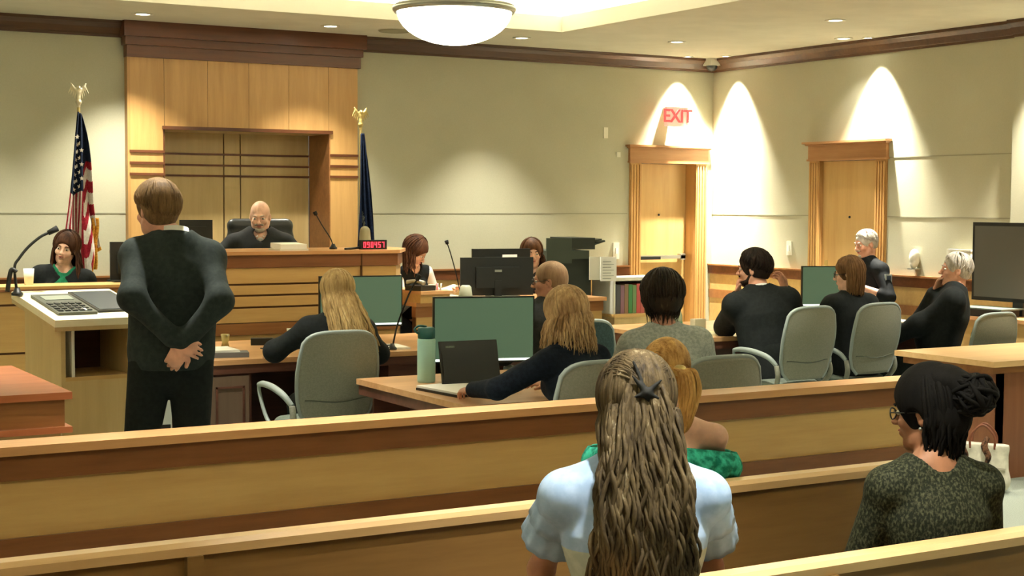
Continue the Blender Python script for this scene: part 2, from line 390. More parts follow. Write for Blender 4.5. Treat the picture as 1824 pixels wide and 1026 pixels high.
def head_prims(s, C, M, S=1.0, fem=False, heavy=0.0):
    T = lambda x, y, z: C + M @ (np.array([x, y, z]) * S)
    Mi = M.T
    def E(x, y, z, a, b, c, k=.015, op='u', MM=None): s.ell(T(x, y, z), np.array([a, b, c]) * S, Mi if MM is None else MM, k, op)
    def K(p, q, ra, rb, k=.012, op='u'): s.cap(T(*p), T(*q), ra * S, rb * S, k, op=op)
    j = .93 if fem else 1.0
    E(0, -.012, .036, .076, .096, .088, .02); E(0, .03, -.035, .056 * j + heavy * .3, .06, .074, .025)
    K((-.03 * j, .02, -.078), (0, .062, -.09), .024 + heavy, .02, .02); K((.03 * j, .02, -.078), (0, .062, -.09), .024 + heavy, .02, .02)
    K((-.052 * j - heavy * .5, -.004, -.05), (-.028, .035, -.084), .02, .02, .02); K((.052 * j + heavy * .5, -.004, -.05), (.028, .035, -.084), .02, .02, .02)
    K((-.028, .079, .027), (.028, .079, .027), .011 if fem else .014, .011 if fem else .014, .014)
    for sx in (-1, 1):
        E(sx * .032, .1, .01, .017, .014, .012, .012, 's'); E(sx * .038, .062, -.022, .024, .022, .02, .018)
        E(sx * .077, -.008, -.006, .008, .019, .032, .006, MM=rotm(sx * 18).T @ Mi); E(sx * .083, -.004, -.002, .005, .008, .014, .004, 's')
    K((0, .088, .012), (0, .111, -.02), .0075, .012, .008); K((-.011, .1, -.024), (.011, .1, -.024), .0085, .0085, .006)
    E(0, .088, -.052, .025, .012, .009, .01); E(0, .096, -.0485, .026, .006, .0022, .004, 's'); E(0, .086, -.062, .02, .011, .007, .008)
    E(0, .07, -.095, .018, .016, .014, .014)
def face_extras(par, C, M, S, lipm=None, brow=None, eyes=True):
    T = lambda x, y, z: Vector(C + M @ (np.array([x, y, z]) * S)); MM = Matrix(M.tolist())
    if eyes:
        for sx in (-1, 1):
            bm = bmesh.new(); sph(bm, T(sx * .032, .078, .01), (.0145 * S, .0115 * S, .0085 * S), MM, 12)
            for f in bm.faces: f.material_index = 0
            n0 = len(bm.faces); sph(bm, T(sx * .032, .0855, .01), .0062 * S, MM, 10)
            bm.faces.ensure_lookup_table()
            for f in list(bm.faces)[n0:]: f.material_index = 1
            obj('eye', bm, [M_EYE, M_IRIS], par, smooth=True)
    bm = bmesh.new(); sph(bm, T(0, .0925, -.0475), (.021 * S, .008 * S, .0042 * S), MM, 12); sph(bm, T(0, .0915, -.0555), (.018 * S, .008 * S, .005 * S), MM, 12)
    obj('lips', bm, lipm or M_LIP, par, smooth=True)
    if brow:
        for sx in (-1, 1):
            P = [T(sx * .014, .0915, .031), T(sx * .03, .0925, .036), T(sx * .047, .083, .032)]
            tube_obj('eyebrow', P, [.003 * S, .0042 * S, .0022 * S], brow, par, 6, smoothn=3)
def eyeglasses(par, C, M, S, m=None):
    m = m or M_BLACK; T = lambda x, y, z: C + M @ (np.array([x, y, z]) * S); V = []; F = []; n = 0
    def add(P, r):
        nonlocal n
        P = np.array(P); v, f = tubes(P[None], np.full((1, len(P)), r), 6); V.append(v); F.append(f + n); n += len(v)
    for sx in (-1, 1):
        add([T(sx * .034 + .024 * math.cos(t), .103 - .004 * abs(math.cos(t)), .008 + .018 * math.sin(t)) for t in np.linspace(0, 6.283, 18)], .0022)
        add([T(sx * .058, .098, .013), T(sx * .076, .05, .012), T(sx * .081, .0, .01), T(sx * .08, -.015, -.004)], .002)
    add([T(-.01, .105, .012), T(0, .108, .015), T(.01, .105, .012)], .002)
    return npobj('eyeglasses', np.concatenate(V), np.concatenate(F), m, par)

class Fig:
    """joints of one posed figure in its own frame: +Y is where it faces, origin on the floor under the pelvis"""
    def __init__(f, seat=.46, S=1.0, fem=False, lean=5, side=0, twist=0, head=(0, 0, 0), nod=0, standing=False, sw=None, headoff=(0, 0, 0),
                 rh=None, lh=None, rel=(.4, -.3, -.6), lel=(-.4, -.3, -.6), legs=None, knee=.2, bulk=1.0):
        f.S, f.fem, f.bulk, f.standing = S, fem, bulk, standing
        f.pel = np.array([0, 0, (.95 * S if standing else seat + .10)])
        ln, sd = R(lean), R(side)
        f.up = nv([math.sin(sd), math.sin(ln), math.cos(ln) * math.cos(sd)])
        tw = R(twist); f.ax = nv([math.cos(tw), math.sin(tw), 0]); f.ax = nv(f.ax - f.up * (f.ax @ f.up)); f.fwd = np.cross(f.up, f.ax)
        f.waist = f.pel + f.up * .17 * S; f.chest = f.pel + f.up * .35 * S; f.neck = f.pel + f.up * .52 * S
        f.sw = (sw or (.165 if fem else .19)) * S
        f.shR = f.neck - f.up * .076 * S + f.ax * f.sw; f.shL = f.neck - f.up * .076 * S - f.ax * f.sw
        hd = nv(f.up + np.array([0, math.sin(R(nod)), 0])); f.C = f.neck + hd * .155 * S + np.array(headoff); f.M = rotm(*head)
        l1, l2 = .285 * S, .255 * S
        rh = rh if rh is not None else (.14, .32, .64); lh = lh if lh is not None else (-.14, .32, .64)
        f.elR, f.wrR = ik(f.shR, rh, l1, l2, rel); f.elL, f.wrL = ik(f.shL, lh, l1, l2, lel)
        h = .088 * S; f.hipR = f.pel + np.array([h, 0, -.02]); f.hipL = f.pel + np.array([-h, 0, -.02])
        if standing:
            lg = legs or ((.11, .0), (-.11, .0))
            f.anR = np.array([lg[0][0], lg[0][1], .085]); f.anL = np.array([lg[1][0], lg[1][1], .085])
            f.knR = (f.hipR + f.anR) / 2 + np.array([0, .03, .02]); f.knL = (f.hipL + f.anL) / 2 + np.array([0, .03, .02])
        else:
            kz = .50; f.knR = np.array([knee * .7, .42 * S, kz]); f.knL = np.array([-knee * .7, .42 * S, kz])
            f.anR = np.array([knee * .75, .46 * S, .085]); f.anL = np.array([-knee * .75, .46 * S, .085])
    def torso(f, s, t=0.0, low=-.04, k=.035):
        S, b = f.S, f.bulk; g = (.86, .74, .8) if f.fem else (1, 1, 1); F = f.fwd
        s.cap(f.pel + f.up * low, f.waist, (.168 if f.fem else .162) * S * b + t, .150 * S * b * g[1] + t, k, F, .72)
        s.cap(f.waist, f.chest, .150 * S * b * g[1] + t, .168 * S * b * g[0] + t, k, F, .7)
        s.cap(f.chest, f.neck - f.up * .07 * S, .168 * S * b * g[0] + t, .118 * S * b * g[2] + t, k, F, .68)
        s.cap(f.shL, f.shR, .050 * S * g[2] + t, .050 * S * g[2] + t, k)
        s.cap(f.neck + f.up * .012 * S, f.shR + f.up * .004, .042 * S * g[2] + t * .6, .046 * S * g[2] + t, .05); s.cap(f.neck + f.up * .012 * S, f.shL + f.up * .004, .042 * S * g[2] + t * .6, .046 * S * g[2] + t, .05)
        if f.fem:
            for sx in (-1, 1): s.ell(f.chest + F * .085 * S + f.ax * sx * .07 * S - f.up * .01, (.06 * S + t, .055 * S + t, .06 * S + t), None, .04)
        elif b > 1.04: s.ell(f.waist + F * .05, (.14 * b + t, .12 * b + t, .14 + t), None, .05)
    def arm(f, s, side, t=0.0, upto=1.0, k=.02, r=(.052, .040, .029)):
        sh, el, wr = (f.shR, f.elR, f.wrR) if side > 0 else (f.shL, f.elL, f.wrL); S = f.S * (.88 if f.fem else 1)
        s.cap(sh, el, r[0] * S + t, r[1] * S + t, k)
        s.cap(el, el + (wr - el) * upto, r[1] * S + t, (r[1] + (r[2] - r[1]) * upto) * S + t * .9, k)
    def legs_(f, s, t=0.0, feet=True, k=.02, lower=True):
        S = f.S
        for hp, kn, an in ((f.hipR, f.knR, f.anR), (f.hipL, f.knL, f.anL)):
            s.cap(hp, kn, .085 * S + t, .058 * S + t, k)
            if lower: s.cap(kn, an, .056 * S + t, .038 * S + t * 1.3, k)
            if feet: s.cap(an - np.array([0, .03, .04]), an + np.array([0, .15, -.045]), .038, .032, k, (0, 0, 1), .8)
    def nek(f, s, t=0, a=0.0, b=1.0):
        base = f.neck - f.up * .03; top = f.C + f.M @ np.array([0, -.02, -.05]) * f.S; r = (.047 if f.fem else .058) * f.S * (1 + (f.bulk - 1) * .6)
        s.cap(base + (top - base) * a, base + (top - base) * b, r * 1.08 + t, r + t, .025)

def new_person(label, fig, sk, loc, az, vox=.006, hands=None, heavy=0.0, brow=None, eyes=True, group=None, lip=None, head_xy=None, arms_bare=1.0):
    s = Sculpt(vox); fig.torso(s, -.004 if fig.fem else -.006, low=.03); fig.nek(s); head_prims(s, fig.C, fig.M, fig.S, fig.fem, heavy)
    fig.arm(s, 1); fig.arm(s, -1); fig.legs_(s)
    hands = hands or {}
    for sd, key in ((1, 'R'), (-1, 'L')):
        wr, el = (fig.wrR, fig.elR) if sd > 0 else (fig.wrL, fig.elL)
        h = dict(d=wr - el, n=(0, 0, 1), curl=.3); h.update(hands.get(key, {}))
        hand(s, wr, h['d'], h['n'], sd, h['curl'], fig.S * (.9 if fig.fem else 1.0), h.get('spread', .12))
    a = R(az)
    if head_xy is not None:         # stand the figure so that its head is over this spot
        hx, hy = fig.C[0], fig.C[1]; c_, s_ = math.cos(-a), math.sin(-a)
        loc = (head_xy[0] - (hx * c_ - hy * s_), head_xy[1] - (hx * s_ + hy * c_), loc if np.isscalar(loc) else loc[2])
    o = sculpt_obj('person', s, sk, loc=loc, rotz=-a)
    tag(o, label, 'person', group)
    face_extras(o, fig.C, fig.M, fig.S, lip, brow, eyes)
    return o
def top_cloth(name, fig, m, par, t=.018, vox=.007, sleeve=.97, hem=-.06, vneck=.0, fold=.003, seed=1, cutz=None, neck_r=.062, extra=None, k=.03, freq=16, sl_t=None, neck_z=0.0):
    s = Sculpt(vox); fig.torso(s, t, hem, k)
    loose = name in ('jacket', 'suit_jacket', 'cardigan')
    if loose:       # straight-hanging sides and roomy sleeves
        for sd in (1, -1):
            s.cap(fig.neck - fig.up * .14 * fig.S + fig.ax * sd * .108 * fig.S, fig.pel + fig.up * (hem * .5 + .02) + fig.ax * sd * .075 * fig.S, .088 * fig.S + t * .5, .100 * fig.S + t * .5, .05, fig.fwd, .86)
    for sd in (1, -1): fig.arm(s, sd, (t + (.007 if loose else 0)) if sl_t is None else sl_t, sleeve, k=.055 if loose else .02)
    if extra: extra(s)
    nb = fig.neck + fig.up * (.015 + neck_z); s.cap(nb - fig.up * .02, nb + fig.up * .12, neck_r * fig.S, neck_r * 1.25 * fig.S, .01, op='s')
    if vneck: s.cap(nb + fig.fwd * .06, fig.chest + fig.fwd * (.15 * fig.S) + fig.up * (.1 - vneck), .06, .012, .012, op='s')
    if cutz is not None: s.cut((0, 0, cutz), (0, 0, -1))
    return sculpt_obj(name, s, m, par, fold, seed, freq)
def collar(fig, m, par, name='shirt_collar', h=.035, r=.066, dn=.0):
    nb = fig.neck + fig.up * (.0 + dn); n = 28; V = []; F = []
    for j, (hh, rr) in enumerate(((-.012, r), (h, r * .93), (h + .004, r * .96), (h * .2, r * 1.12))):
        for i in range(n):
            th = math.pi / 2 + .28 + (2 * math.pi - .56) * i / (n - 1)
            V.append(nb + fig.up * (hh * (1 + .25 * -math.sin(th) * (1 if j in (1, 2) else 0))) * fig.S + (fig.ax * math.cos(th) + fig.fwd * math.sin(th)) * rr * fig.S)
    for j in range(3):
        for i in range(n - 1): F.append((j * n + i, j * n + i + 1, (j + 1) * n + i + 1, (j + 1) * n + i))
    return npobj(name, V, F, m, par)
def trousers(fig, m, par, vox=.009, fold=.003, seed=3, cutz=.10, t=.016):
    s = Sculpt(vox); s.cap(fig.pel + np.array([0, 0, .06]), fig.pel + np.array([0, 0, -.02]), .15 * fig.S * fig.bulk + t, .155 * fig.S * fig.bulk + t, .03, (0, 1, 0), .72)
    fig.legs_(s, t, feet=False)
    s.cut((0, 0, cutz), (0, 0, -1)); return sculpt_obj('trousers', s, m, par, fold, seed)
def shoes(fig, m, par):
    s = Sculpt(.008)
    for an in (fig.anR, fig.anL): s.cap(an + np.array([0, -.03, -.035]), an + np.array([0, .155, -.045]), .046, .04, .02, (0, 0, 1), .85); s.cap(an, an + np.array([0, 0, -.02]), .046, .046, .02)
    s.cut((0, 0, .004), (0, 0, -1)); return sculpt_obj('shoe_pair', s, m, par)
def cuff(fig, side, m, par, a=.93, b=1.03, t=.004):
    el, wr = (fig.elR, fig.wrR) if side > 0 else (fig.elL, fig.wrL); S = fig.S * (.88 if fig.fem else 1)
    return tube_obj('shirt_cuff', [el + (wr - el) * a, el + (wr - el) * b], .034 * S + t, m, par, 14, smoothn=2)

# hair
def hair_mat(name, a, b_, streak=None, rough=.5):
    m = mat('hair_' + name, a, max(rough, .6), spec=.15); nt = m.node_tree; p = nt.nodes['Principled BSDF']
    n = _noise(nt, _coord(nt, (1, 1, .12)), 70, 4, .7)
    n2 = _noise(nt, _coord(nt, (1, 1, .35)), 18, 2)
    mx = nt.nodes.new('ShaderNodeMath'); mx.operation = 'ADD'; nt.links.new(n.outputs['Fac'], mx.inputs[0]); nt.links.new(n2.outputs['Fac'], mx.inputs[1])
    m2 = nt.nodes.new('ShaderNodeMath'); m2.operation = 'MULTIPLY'; m2.inputs[1].default_value = .5; nt.links.new(mx.outputs[0], m2.inputs[0])
    st = [(.38, b_), (.6, a)] + ([(.72, streak)] if streak else [])
    nt.links.new(_ramp(nt, m2.outputs[0], st), p.inputs['Base Color']); _bump(nt, n.outputs['Fac'], .6, .003)
    return m
def hair_cap(fig, grow=.011, face=1.0, nape=-.055, top=0.0, front=.09, vox=.005, back=0.0, crown_bald=0.0):
    """close hair: a shell over the skull, open at the face and ears"""
    s = Sculpt(vox); C, M, S = fig.C, fig.M, fig.S; T = lambda x, y, z: C + M @ (np.array([x, y, z]) * S); Mi = M.T
    s.ell(T(0, -.016, .036 + top * .5), np.array([.078 + grow, .098 + grow, .09 + grow + top]) * S, Mi, .01)
    s.ell(T(0, -.05 - back, -.015), np.array([.064 + grow, .055 + grow, .06 + grow]) * S, Mi, .03)
    s.ell(T(0, .12, -.035), np.array([.082 * face, .085, .1]) * S, Mi, .012, 's')       # face opening
    for sx in (-1, 1): s.ell(T(sx * .086, .016, -.022), np.array([.022, .028, .042]) * S, Mi, .008, 's')
    if crown_bald: s.ell(T(0, .0, .15), np.array([.07, .085, .06 + crown_bald]) * S, Mi, .01, 's')
    s.cut(T(0, -.05, nape), M @ np.array([0, .25, -1])); return s
def locks(fig, n, zend, phi=(60, 300), r=.007, M_=16, wave=.004, wfreq=30, out=0.0, back=0.0, jit=.012, zj=.02, flare=0.0, seed=0, grow=.012, start=84, pull=0.0, narrow=0.0, k=5, tip=.35, low=-20, flat=.7, part=0.0, xs=0.0):
    """n locks of hair combed down from the crown over the skull, then hanging to height zend in the figure's frame"""
    g = np.random.RandomState(seed); C, M, S = fig.C, fig.M, fig.S; out_ = []; RR = []
    for i in range(n):
        ph = R(phi[0] + (phi[1] - phi[0]) * (i + g.rand()) / n); st = R(start - 12 * g.rand()); pts = []; gr = grow + g.rand() * .012
        layer = g.rand(); e0 = R(low); na = M_ // 2
        for a in np.linspace(st, e0, na):
            rx, ry, rz = .079 + gr, .099 + gr, .09 + gr
            pts.append(C + M @ (np.array([math.sin(ph) * math.cos(a) * rx + part * math.cos(a * .5), math.cos(ph) * math.cos(a) * ry - .016, .036 + math.sin(a) * rz]) * S))
        p = pts[-1]; dirh = M @ np.array([math.sin(ph), math.cos(ph), 0]); dirh[2] = 0; ze = zend + g.randn() * zj; nb = M_ - na
        w0 = g.rand() * 6.28; A = nv(np.cross(dirh, [0, 0, 1])); cx = C[0]
        for q in range(1, nb + 1):
            t = q / nb; z = p[2] + (ze - p[2]) * t
            off = dirh * (flare * t + layer * jit * .5 + out * math.sin(t * math.pi * .5)) + np.array([0, -back * math.sin(min(t * 1.3, 1) * math.pi / 2), 0])
            wv = wave * min(1, t * 3) * np.array([math.sin(w0 + z * wfreq), math.cos(w0 * 1.7 + z * wfreq * .9), 0])
            pt = np.array([p[0], p[1], z]) + off + wv + np.array([g.randn(), g.randn(), 0]) * jit * .12
            pt[0] = cx + (pt[0] - cx) * (1 - narrow * t) + xs * t; pts.append(pt)
        out_.append(pts); RR.append([r * (.8 + .5 * layer) * (1 - (1 - tip) * (j / (M_ - 1)) ** 2.5) for j in range(M_)])
    return tubes(np.array(out_), np.array(RR), k, flat)
def short_hair(fig, n, seed=0, r=.0055, grow=.013, nape=-42, side=-2, front=38, lift=.004, part=.5):
    """cropped strands combed over the skull; ends short of the ears and at the nape"""
    g = np.random.RandomState(seed); C, M, S = fig.C, fig.M, fig.S; out = []; rr = []
    for i in range(n):
        ph = g.uniform(0, 2 * math.pi); c_ = math.cos(ph)           # c_ = 1 at the forehead, -1 at the nape
        end = np.interp(c_, [-1, -.75, -.3, .35, .75, 1], [nape, nape + 4, side - 8, side, front - 14, front]) + g.uniform(-3, 4); a0 = end + g.uniform(18, 70); a0 = min(a0, 90) if i % 3 else 96
        tw = g.randn() * .12; pts = []
        for t in np.linspace(0, 1, 9):
            a = R(a0 + (end - a0) * t); p_ = ph + tw * t; q = grow + lift * (1 - t) + .006 * math.sin(t * math.pi)
            pts.append(C + M @ (np.array([math.sin(p_) * math.cos(a) * (.078 + q), math.cos(p_) * math.cos(a) * (.099 + q) - .016, .036 + math.sin(a) * (.09 + q)]) * S))
        out.append(pts); rr.append([r * (1 - .75 * t ** 3) for t in np.linspace(0, 1, 9)])
    return tubes(np.array(out), np.array(rr), 5, .6)
def merge(parts):
    V = []; F = []; n = 0
    for v, f in parts: V.append(v); F.append(np.asarray(f) + n); n += len(v)
    return np.concatenate(V), np.concatenate(F)
def hair_obj(par, parts, m, name='hair'): V, F = merge(parts); return npobj(name, V, F, m, par)
# ------------------------------------------------------------------ the room
def struct(name, bm, m, parent=None, **k):
    o = obj(name, bm, m, parent, **k)
    if parent is None: tag(o, kind='structure')
    return o
struct('floor', BX(XL - .1, XW + .3, YF - .1, YW + 1.0, -.1, 0), M_FLOOR)
# back wall with openings for the door and for the niche behind the judge's seat
DX0, DX1, DH = 9.10, 9.81, 2.12
NX0, NX1, NZ, NY = 4.03, 5.57, 2.32, 13.37
bm = bmesh.new()
for x0, x1, z0, z1 in ((XL, NX0 - .02, 0, ZC), (NX0 - .02, NX1 + .02, NZ + .025, ZC), (NX1 + .02, DX0 - .02, 0, ZC), (DX0 - .02, DX1 + .02, DH + .02, ZC), (DX1 + .02, XW + .15, 0, ZC)): box(bm, x0, x1, YW, YW + .12, z0, z1)
struct('wall_back', bm, M_WALL)
RY0, RY1 = 10.49, 11.26      # door in the right wall
bm = bmesh.new()
for y0, y1, z0, z1 in ((YF, 8.86, 0, ZC), (8.86, RY0 - .02, 0, ZC), (RY0 - .02, RY1 + .02, DH + .02, ZC), (RY1 + .02, YW + .12, 0, ZC)):
    box(bm, XW - (.05 if y1 < 9 else 0), XW + .15, y0, y1, z0, z1)
struct('wall_right', bm, M_WALL)
struct('wall_left', BX(XL - .12, XL, YF, YW + .12, 0, ZC), M_WALL)
struct('wall_front', BX(XL, XW, YF - .12, YF, 0, ZC), M_WALL)
# soffit with the big raised tray
bm = bmesh.new()
for x0, x1, y0, y1 in ((XL, XW + .15, TY1, YW + .12), (XL, XW + .15, YF, TY0), (XL, TX0, TY0, TY1), (TX1, XW + .15, TY0, TY1)): box(bm, x0, x1, y0, y1, ZC, ZC + .05)
struct('ceiling', bm, M_CEIL)
bm = bmesh.new(); e = .26
box(bm, TX0 - e, TX1 + e, TY0 - e, TY1 + e, TZ, TZ + .06)
for a in ((TX0 - e - .05, TX0 - e, TY0 - e, TY1 + e), (TX1 + e, TX1 + e + .05, TY0 - e, TY1 + e), (TX0 - e, TX1 + e, TY0 - e - .05, TY0 - e), (TX0 - e, TX1 + e, TY1 + e, TY1 + e + .05)): box(bm, *a, ZC + .05, TZ + .06)
struct('ceiling_tray', bm, M_TRAY)
bm = bmesh.new()      # upstand round the tray opening hides the cove lamps
for a in ((TX0, TX0 + .012, TY0, TY1), (TX1 - .012, TX1, TY0, TY1), (TX0, TX1, TY0, TY0 + .012), (TX0, TX1, TY1 - .012, TY1)): box(bm, *a, ZC - .006, ZC + .13)
struct('trim_1', bm, M_TRAY)
# crown moulding, back and right
def crown(name, P0, P1, nrm):
    """profile swept along a straight run"""
    prof = [(0, -.135), (.018, -.135), (.022, -.115), (.03, -.11), (.055, -.06), (.085, -.03), (.095, -.024), (.1, 0), (0, 0)]
    bm = bmesh.new(); P0, P1, nrm = Vector(P0), Vector(P1), Vector(nrm)
    a = [bm.verts.new(P0 + nrm * u + Vector((0, 0, v))) for u, v in prof]; b = [bm.verts.new(P1 + nrm * u + Vector((0, 0, v))) for u, v in prof]
    for i in range(len(prof)): j = (i + 1) % len(prof); bm.faces.new((a[i], a[j], b[j], b[i]))
    bm.faces.new(a[::-1]); bm.faces.new(b); bmesh.ops.recalc_face_normals(bm, faces=bm.faces[:])
    return struct(name, bm, M_CROWN)
crown('trim_2', (XL, YW, ZC), (XW, YW, ZC), (0, -1, 0)); crown('trim_3', (XW, 8.86, ZC), (XW, YW, ZC), (-1, 0, 0)); crown('trim_4', (XW - .05, YF, ZC), (XW - .05, 8.86, ZC), (-1, 0, 0))
# panelling: reddish cap, pale boards, darker band
def wains(name, horiz, a0, a1, w0):
    """name group: runs along x (horiz) or y at wall coordinate w0"""
    def b(lo, hi, z0, z1, th, m, parent=None, nm=name):
        bm = BX(a0, a1, w0 - th, w0, z0, z1) if horiz else BX(w0 - th, w0, a0, a1, z0, z1)
        return struct(nm, bm, m, parent)
    r = b(0, 0, 0, .955, .02, M_MAPLE); b(0, 0, .955, 1.045, .04, M_TRIM, r, 'cap_rail'); b(0, 0, 1.045, 1.06, .055, M_MID, r, 'cap_ledge')
    b(0, 0, .70, .79, .03, M_MID, r, 'middle_rail'); b(0, 0, 0, .16, .03, M_TRIM, r, 'base_rail')
wains('trim_5', True, XL, 3.72, YW); wains('trim_6', True, 5.87, 8.95, YW); wains('trim_7', False, 8.86, 10.35, XW); wains('trim_8', False, 11.40, YW, XW)
wains('trim_10', False, YF, 8.86, XW - .05)
# seams of the fabric wall boards: narrow battens' shadow gaps
bm = bmesh.new()
def seam_b(x0, x1, z): box(bm, x0, x1, YW - .004, YW - .0005, z, z + .009)
def seam_r(y0, y1, z): box(bm, XW - .004, XW - .0005, y0, y1, z, z + .009)
seam_b(XL, 3.72, 1.59); seam_b(5.9, 8.94, 1.59); seam_r(8.9, 10.34, 1.585); seam_r(11.42, YW, 1.585); seam_r(8.9, 10.34, 2.13); pass
struct('trim_9', bm, mat('seam', (150, 148, 126), .9))
# feature panelling round the judge's niche
PX0, PX1, PY = 3.73, 5.86, 12.90
root = empty('trim_11', (0, 0, 0)); tag(root, kind='structure')
bm = bmesh.new(); xs = [PX0, 4.03, 4.42, 4.80, 5.18, 5.57, PX1]
for a, b in zip(xs, xs[1:]):
    z0 = 0 if (b <= NX0 + .01 or a >= NX1 - .01) else NZ + .03
    box(bm, a + .0015, b - .0015, PY, YW, z0, 2.93)
obj('panel_boards', bm, M_MAPLEV, root)
obj('panel_backing', BX(PX0, PX1, YW - .03, YW - .02, NZ + .05, 2.93), M_GROOVE, root)
bm = bmesh.new(); box(bm, NX0 - .02, NX1 + .03, PY - .03, PY + .03, NZ, NZ + .03); obj('niche_lintel', bm, M_TRIM, root)
bm = bmesh.new(); box(bm, NX0 - .012, NX0, PY - .006, NY, 0, NZ); obj('niche_jamb', bm, M_TRIM, root)
bm = bmesh.new(); box(bm, NX1, NX1 + .012, PY - .006, NY, 0, NZ); obj('niche_jamb', bm, M_MID, root)
obj('niche_soffit', BX(NX0, NX1, PY, NY, NZ, NZ + .02), M_MAPLE, root)
bm = bmesh.new(); xs = [NX0, 4.73, 4.89, NX1]
for a, b in zip(xs, xs[1:]): box(bm, a + .006, b - .006, NY, NY + .05, 0, NZ)
box(bm, NX0, NX1, NY + .03, NY + .06, 0, NZ, mi=1)
obj('niche_boards', bm, [M_MAPLEP, M_GROOVE], root)
for z in (2.128, 2.028, 1.932):
    bm = bmesh.new(); box(bm, PX0 - .01, NX0 - .012, PY - .014, PY, z - .011, z + .011); box(bm, NX1 + .012, PX1, PY - .014, PY, z - .011, z + .011)
    box(bm, NX0, NX1, NY - .012, NY, z - .009, z + .009); obj('inlay_strip', bm, M_TRIM, root)
obj('edge_strip', BX(PX0 - .025, PX0, PY - .01, YW, 0, 2.93), M_CASE, root)
bm = bmesh.new(); box(bm, PX0 - .03, PX1 + .02, PY - .03, YW, 2.93, 3.03); box(bm, PX0 - .05, PX1 + .03, PY - .06, YW, 3.03, 3.10); box(bm, PX0 - .07, PX1 + .05, PY - .1, YW, 3.10, ZC)
obj('head_moulding', bm, M_TRIM, root)
# doors
def door(name, W, H, cas, deep, knob, swing=1, bar=False, lever=False):
    """local frame: opening along +x from 0..W, y=0 is the wall face, -y the room"""
    r = empty(name); tag(r, kind='structure')
    bm = bmesh.new()
    for x in (0, W):                                    # jambs inside the wall
        box(bm, x - .019 if x == 0 else x, x if x == 0 else x + .019, -.005, deep + .05, 0, H)
    box(bm, -.02, W + .02, -.005, deep + .05, H, H + .019); obj('jamb', bm, M_CASE, r)
    dl = obj('door_leaf', BX(.004, W - .004, deep, deep + .045, .01, H - .004, None), M_DOOR, r)
    for x0, x1 in ((-cas, -.0), (W, W + cas)):           # fluted casings
        bm = bmesh.new(); box(bm, x0, x1, -.022, 0, 0, H + .01)
        n = 4; ww = (x1 - x0) / n
        for i in range(n): box(bm, x0 + ww * (i + .22), x0 + ww * (i + .78), -.034, -.022, .2, H - .02)
        box(bm, x0 - .005, x1 + .005, -.036, 0, 0, .18); obj('casing', bm, M_CASE, r)
    bm = bmesh.new(); box(bm, -cas - .01, W + cas + .01, -.034, 0, H + .01, H + .15); box(bm, -cas - .02, W + cas + .02, -.045, 0, H, H + .018)
    box(bm, -cas - .03, W + cas + .03, -.06, 0, H + .15, H + .165); box(bm, -cas - .05, W + cas + .05, -.085, 0, H + .165, H + .185); obj('door_head', bm, wood('door_head_wood', (186, 138, 92), (166, 118, 74), .4), r)
    bm = bmesh.new(); sph(bm, Vector((W * .5, deep - .004, 1.58)), .012); obj('peephole', bm, M_BLACK, r, smooth=True)
    if bar:
        bm = bmesh.new(); box(bm, .02, W - .04, deep - .06, deep - .02, 1.115, 1.15); box(bm, .02, .08, deep - .06, deep, 1.10, 1.165); box(bm, W - .1, W - .04, deep - .06, deep, 1.10, 1.165); obj('panic_bar', bm, M_METAL, r)
        obj('bar_pad', BX(.07, W * .48, deep - .066, deep - .05, 1.108, 1.14), M_BLACK, r)
    if lever:
        bm = bmesh.new(); x = .07; box(bm, x - .02, x + .02, deep - .012, deep, 1.02, 1.16); box(bm, x - .012, x + .012, deep - .055, deep - .01, 1.085, 1.105); box(bm, x - .01, x + .1, deep - .06, deep - .045, 1.085, 1.105); obj('lever_handle', bm, M_BRASS, r)
    return r
d = door('door_1', DX1 - DX0, DH, .14, .16, 0, bar=True); d.location = (DX0, YW, 0)
d = door('door_2', RY1 - RY0, DH, .14, .03, 0, lever=True); d.location = (XW, RY1, 0); d.rotation_euler = (0, 0, -math.pi / 2)

# ------------------------------------------------------------------ fixtures on the ceiling and walls
def pendant(x, y, label):
    r = empty('pendant_light', (x, y, 2.72)); tag(r, label, 'ceiling light', 'bowl pendants')
    Rr, D = .375, .225; n = 10
    prof = [(0, 0)] + [(Rr * math.sin(a), D * (1 - math.cos(a) ** 1.0)) for a in np.linspace(.12, math.pi / 2, n)]
    prof += [(Rr - .006, D), (Rr * .8, D - .06), (0, .05)]
    obj('glass_bowl', lathe(prof, 48), mat('bowl_glass', (255, 250, 225), .4, emit=(255, 246, 214), es=4.5), r, smooth=True)
    bm = lathe([(Rr - .01, D - .012), (Rr + .012, D - .02), (Rr + .026, D), (Rr + .026, D + .018), (Rr + .012, D + .03), (Rr - .01, D + .022)], 48); obj('metal_ring', bm, M_METAL, r, smooth=True)
    zt = TZ - 2.72
    for k in range(3):
        a = .5 + k * 2.094; tube_obj('hanger_rod', [(Rr * math.cos(a), Rr * math.sin(a), D + .02), (.04 * math.cos(a), .04 * math.sin(a), zt - .06)], .005, M_METAL, r, 8, smoothn=1)
    obj('ceiling_canopy', lathe([(0, zt), (.07, zt), (.06, zt - .05), (.02, zt - .07), (0, zt - .07)], 24), M_METAL, r, smooth=True)
    return r
pendant(*PENDANTS[0], 'large white glass bowl pendant in a metal ring, the lit lamp seen whole')
for p_ in ():
    r = copy_tree(bpy.data.objects['pendant_light']); r.location = (*p_, 2.72)
    r['label'] = {(1.2, 8.75): 'bowl pendant outside the view over the left desk', (1.2, 4.2): 'bowl pendant outside the view over the left pews', (4.66, 4.2): 'bowl pendant outside the view over the right pews'}[p_]
M_LAMP = mat('lamp_lens', (255, 250, 230), .5, emit=(255, 248, 222), es=9.0)
